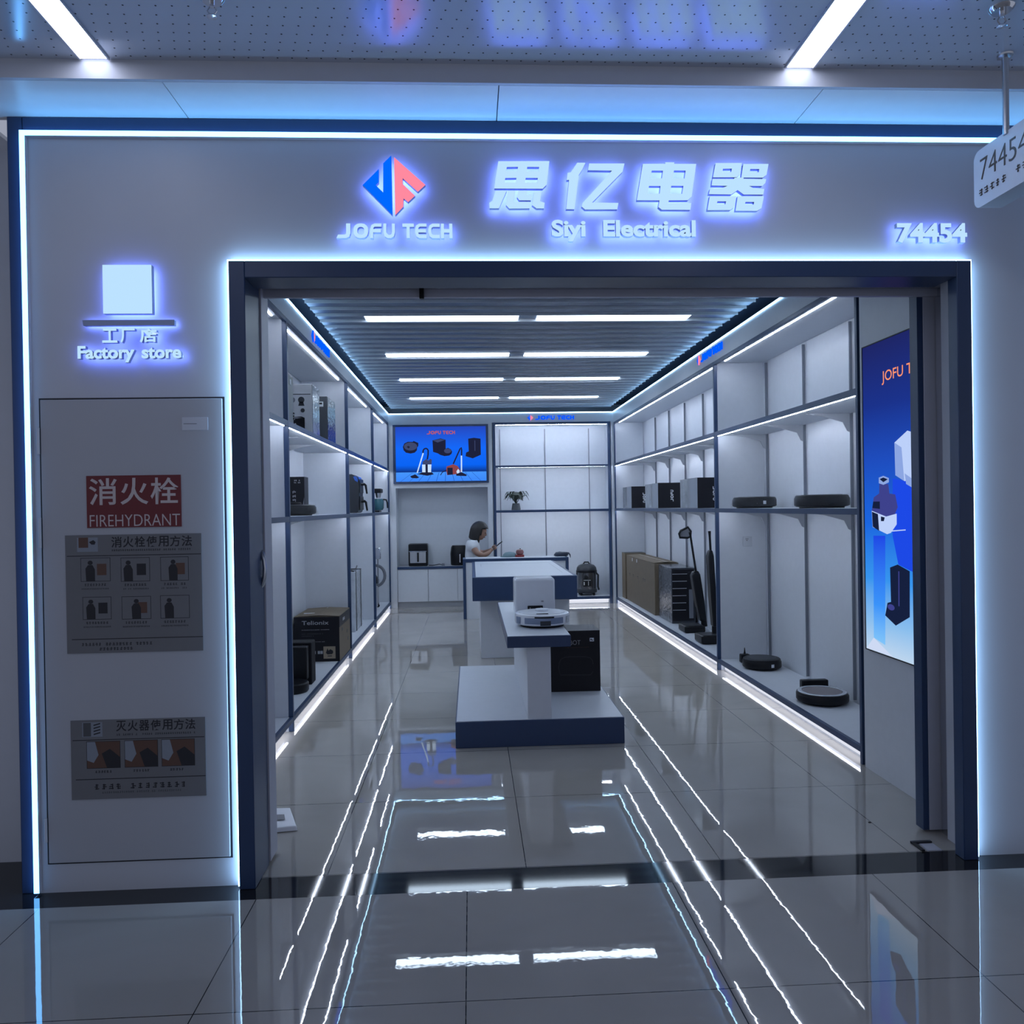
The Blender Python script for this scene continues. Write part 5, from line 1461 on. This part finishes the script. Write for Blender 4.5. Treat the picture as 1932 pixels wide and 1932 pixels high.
br = [(.12, .12), (.09, .09), (.088, .088), (.085, .085), (.065, .065), .046, .05, .052, .046, .041, .034, .024, .028, .052, .046, .041, .034, .024, .028, .085, .062, .04, .038, .085, .062, .04, .038]
body = skin_mesh('body', bv, be, br, SKIN, pt)
# head with features, joined into the body mesh
hb = bmesh.new()
bmesh.ops.create_uvsphere(hb, u_segments=28, v_segments=20, radius=1)
for v in hb.verts:
    x, y, z = v.co
    sx = .096 if x > 0 else .098
    k = 1 - .26 * max(0, -z) ** 1.3                # jaw narrows
    px = x * sx * (1 - .10 * max(0, -z)) + (.018 * max(0, -z) if x > 0 else -.0)
    py = y * .074 * k
    pz = z * .122
    if x > .55:
        n = math.exp(-((y / .20) ** 2))
        px += .022 * n * math.exp(-(((z + .12) / .14) ** 2))            # nose
        px += .008 * n * math.exp(-(((z + .47) / .07) ** 2))             # lips
        px += .010 * n * math.exp(-(((z + .78) / .14) ** 2))             # chin
        for s in (-1, 1):
            px -= .010 * math.exp(-(((y - s * .38) / .16) ** 2)) * math.exp(-(((z - .06) / .12) ** 2))
    v.co = (px, py, pz)
tilt = Matrix.Translation(HC) @ Matrix.Rotation(math.radians(22), 4, 'Y')
bmesh.ops.transform(hb, matrix=Matrix.Translation(-pt.location) @ tilt, verts=hb.verts)
tm = bpy.data.meshes.new('tmp')
hb.to_mesh(tm)
hb.clear()
hb.from_mesh(body.data)
hb.from_mesh(tm)
# fingers and thumbs of both hands
def finger_paths(hx, hy, hz, s):
    out = []
    for i in range(4):
        l = (.052, .060, .057, .045)[i]
        b = V(hx + .012, hy - s * (.006 * i - .009), hz - .012 + .009 * i)
        out.append([b, b + V(l * .45, s * .010, .010), b + V(l * .75, s * .026, .016), b + V(l * .70, s * .042, .012)])
    b = V(hx - .004, hy + s * .012, hz + .018)
    out.append([b, b + V(.022, s * .010, .026), b + V(.046, s * .018, .034)])
    return out
fm = MB()
for (hx, hy, hz, s) in ((PX + .30, PYY - .115, .915, 1), (PX + .295, PYY - .01, .912, -1)):
    for p in finger_paths(hx, hy, hz, s):
        q = [(.0085, .008, .0072, .006)[min(i, 3)] for i in range(len(p))]
        fm.tube(p, q, SKIN, 8)
fo = bpy.data.meshes.new('f')
fo.from_pydata([tuple(p - pt.location) for p in fm.v], [], fm.f)
hb.from_mesh(fo)
hb.to_mesh(body.data)
hb.free()
body.data.polygons.foreach_set('use_smooth', [True] * len(body.data.polygons))
# face details
def on_head(x, y, z):
    return (tilt @ V(x, y, z))
ey = MB()
for s in (-1, 1):
    c = on_head(.083, s * .030, .008)
    ey.lathe(tuple(c), [(.001, -.006), (.009, -.003), (.010, .0), (.009, .003), (.001, .006)], INK, 12)
ey.build('eyes', pt)
MB().tube([on_head(.088, -.024, -.058), on_head(.099, -.010, -.056), on_head(.101, 0, -.057), on_head(.099, .010, -.056), on_head(.088, .024, -.058)], [.003, .005, .006, .005, .003], mat('lips', (.24, .08, .07), .4), 8).build('mouth', pt)
ear = MB()
for s in (-1, 1):
    c = on_head(-.01, s * .073, -.01)
    ear.lathe(tuple(c), [(.001, -.028), (.013, -.02), (.016, 0), (.013, .018), (.001, .026)], SKIN, 10)
ear.build('ears', pt)
# hair: cap with a bob that reaches the nape and a fringe
hbm = bmesh.new()
bmesh.ops.create_uvsphere(hbm, u_segments=40, v_segments=28, radius=1)
dele = []
for v in hbm.verts:
    x, y, z = v.co.copy()
    front = x > .50 + .28 * max(0, z)
    low = z < -.98
    if (x > .42 and z < .30 and abs(y) < .93) or low or (x > .62 and z < .42) or (x > .2 and z < -.35):
        dele.append(v)
    f = 1.0
    zz = z * .142
    if z < 0:
        f = 1.02 + .16 * (-z)
        zz = z * .158
    rr = math.sqrt(max(0, 1 - z * z))
    w = 1.0
    if z < 0:      # the bob hangs almost straight down
        w = (1 / max(rr, .35)) * (.86 + .14 * rr)
        w = min(w, 1.45)
    ripple = 1 + .018 * math.sin(math.atan2(y, x) * 26)
    v.co = (x * .128 * w * ripple - .006, y * .093 * w * ripple, zz)
bmesh.ops.delete(hbm, geom=dele, context='VERTS')
bmesh.ops.transform(hbm, matrix=Matrix.Translation(-pt.location) @ Matrix.Translation(HC) @ Matrix.Rotation(math.radians(14), 4, 'Y'), verts=hbm.verts)
hm = bpy.data.meshes.new('hair')
hbm.to_mesh(hm)
hbm.free()
hm.materials.append(HAIR)
hm.polygons.foreach_set('use_smooth', [True] * len(hm.polygons))
ho = bpy.data.objects.new('hair', hm)
COL.objects.link(ho)
ho.parent = pt
sd = ho.modifiers.new('solid', 'SOLIDIFY')
sd.thickness = .012
sd.offset = 0
# clothes follow the body
sv = [Pn(.05, 0, .57), Pn(.045, 0, .64), Pn(.02, 0, .78), Pn(.02, 0, .91), Pn(.035, 0, .985), Pn(.055, -.005, 1.02), Pn(.0, -.15, .978), Pn(.048, -.178, .905), Pn(.0, .15, .978), Pn(.055, .178, .905)]
sr = [(.125, .15), (.115, .135), (.105, .135), (.10, .14), (.088, .11), .064, .082, .068, .082, .068]
skin_mesh('t_shirt', sv, [(0, 1), (1, 2), (2, 3), (3, 4), (4, 5), (4, 6), (6, 7), (4, 8), (8, 9)], sr, SHIRT, pt)
tv = [Pn(.06, 0, .52), Pn(.05, 0, .61), Pn(.10, -.09, .50), Pn(.38, -.11, .49), Pn(.38, -.11, .14), Pn(.10, .09, .50), Pn(.38, .11, .49), Pn(.38, .11, .14)]
skin_mesh('trousers', tv, [(0, 1), (0, 2), (2, 3), (3, 4), (0, 5), (5, 6), (6, 7)], [(.135, .16), (.115, .14), .098, .076, .056, .098, .076, .056], TROUS, pt)
sh = MB()
for s in (-1, 1):
    sh.box(PX + .33, PX + .55, PYY + s * .11 - .045, PYY + s * .11 + .045, .0, .075, WPLAST)
sh.build('shoes', pt, bevel=.025, seg=3)
ph = thing('phone', 'dark smartphone held up in the hands of the seated person', 'phone', (PX + .335, PYY - .06, .93))
M = Matrix.Translation((PX + .350, PYY - .06, .948)) @ Matrix.Rotation(math.radians(-38), 4, 'Y')
MB().box(-.075, .112, -.036, .036, -.006, .006, BLACK).xform(M).build('body', ph, bevel=.003)
MB().box(-.070, .107, -.032, .032, .0062, .0066, mat('phone_glass', (.03, .035, .05), .05)).xform(M).build('screen', ph)
t = thing('stool', 'round dark stool under the person behind the counter', 'stool', (PX + .06, PYY, 0))
MB().lathe((PX + .06, PYY, 0), [(.14, .335), (.15, .345), (.15, .368), (.13, .378), (.001, .38)], BLACKM, 32).build('seat', t)
MB().lathe((PX + .06, PYY, 0), [(.03, .02), (.025, .335)], STEEL, 16).build('column', t)
MB().lathe((PX + .06, PYY, 0), [(.16, 0), (.16, .012), (.05, .03), (.001, .03)], STEEL, 32).build('foot', t)
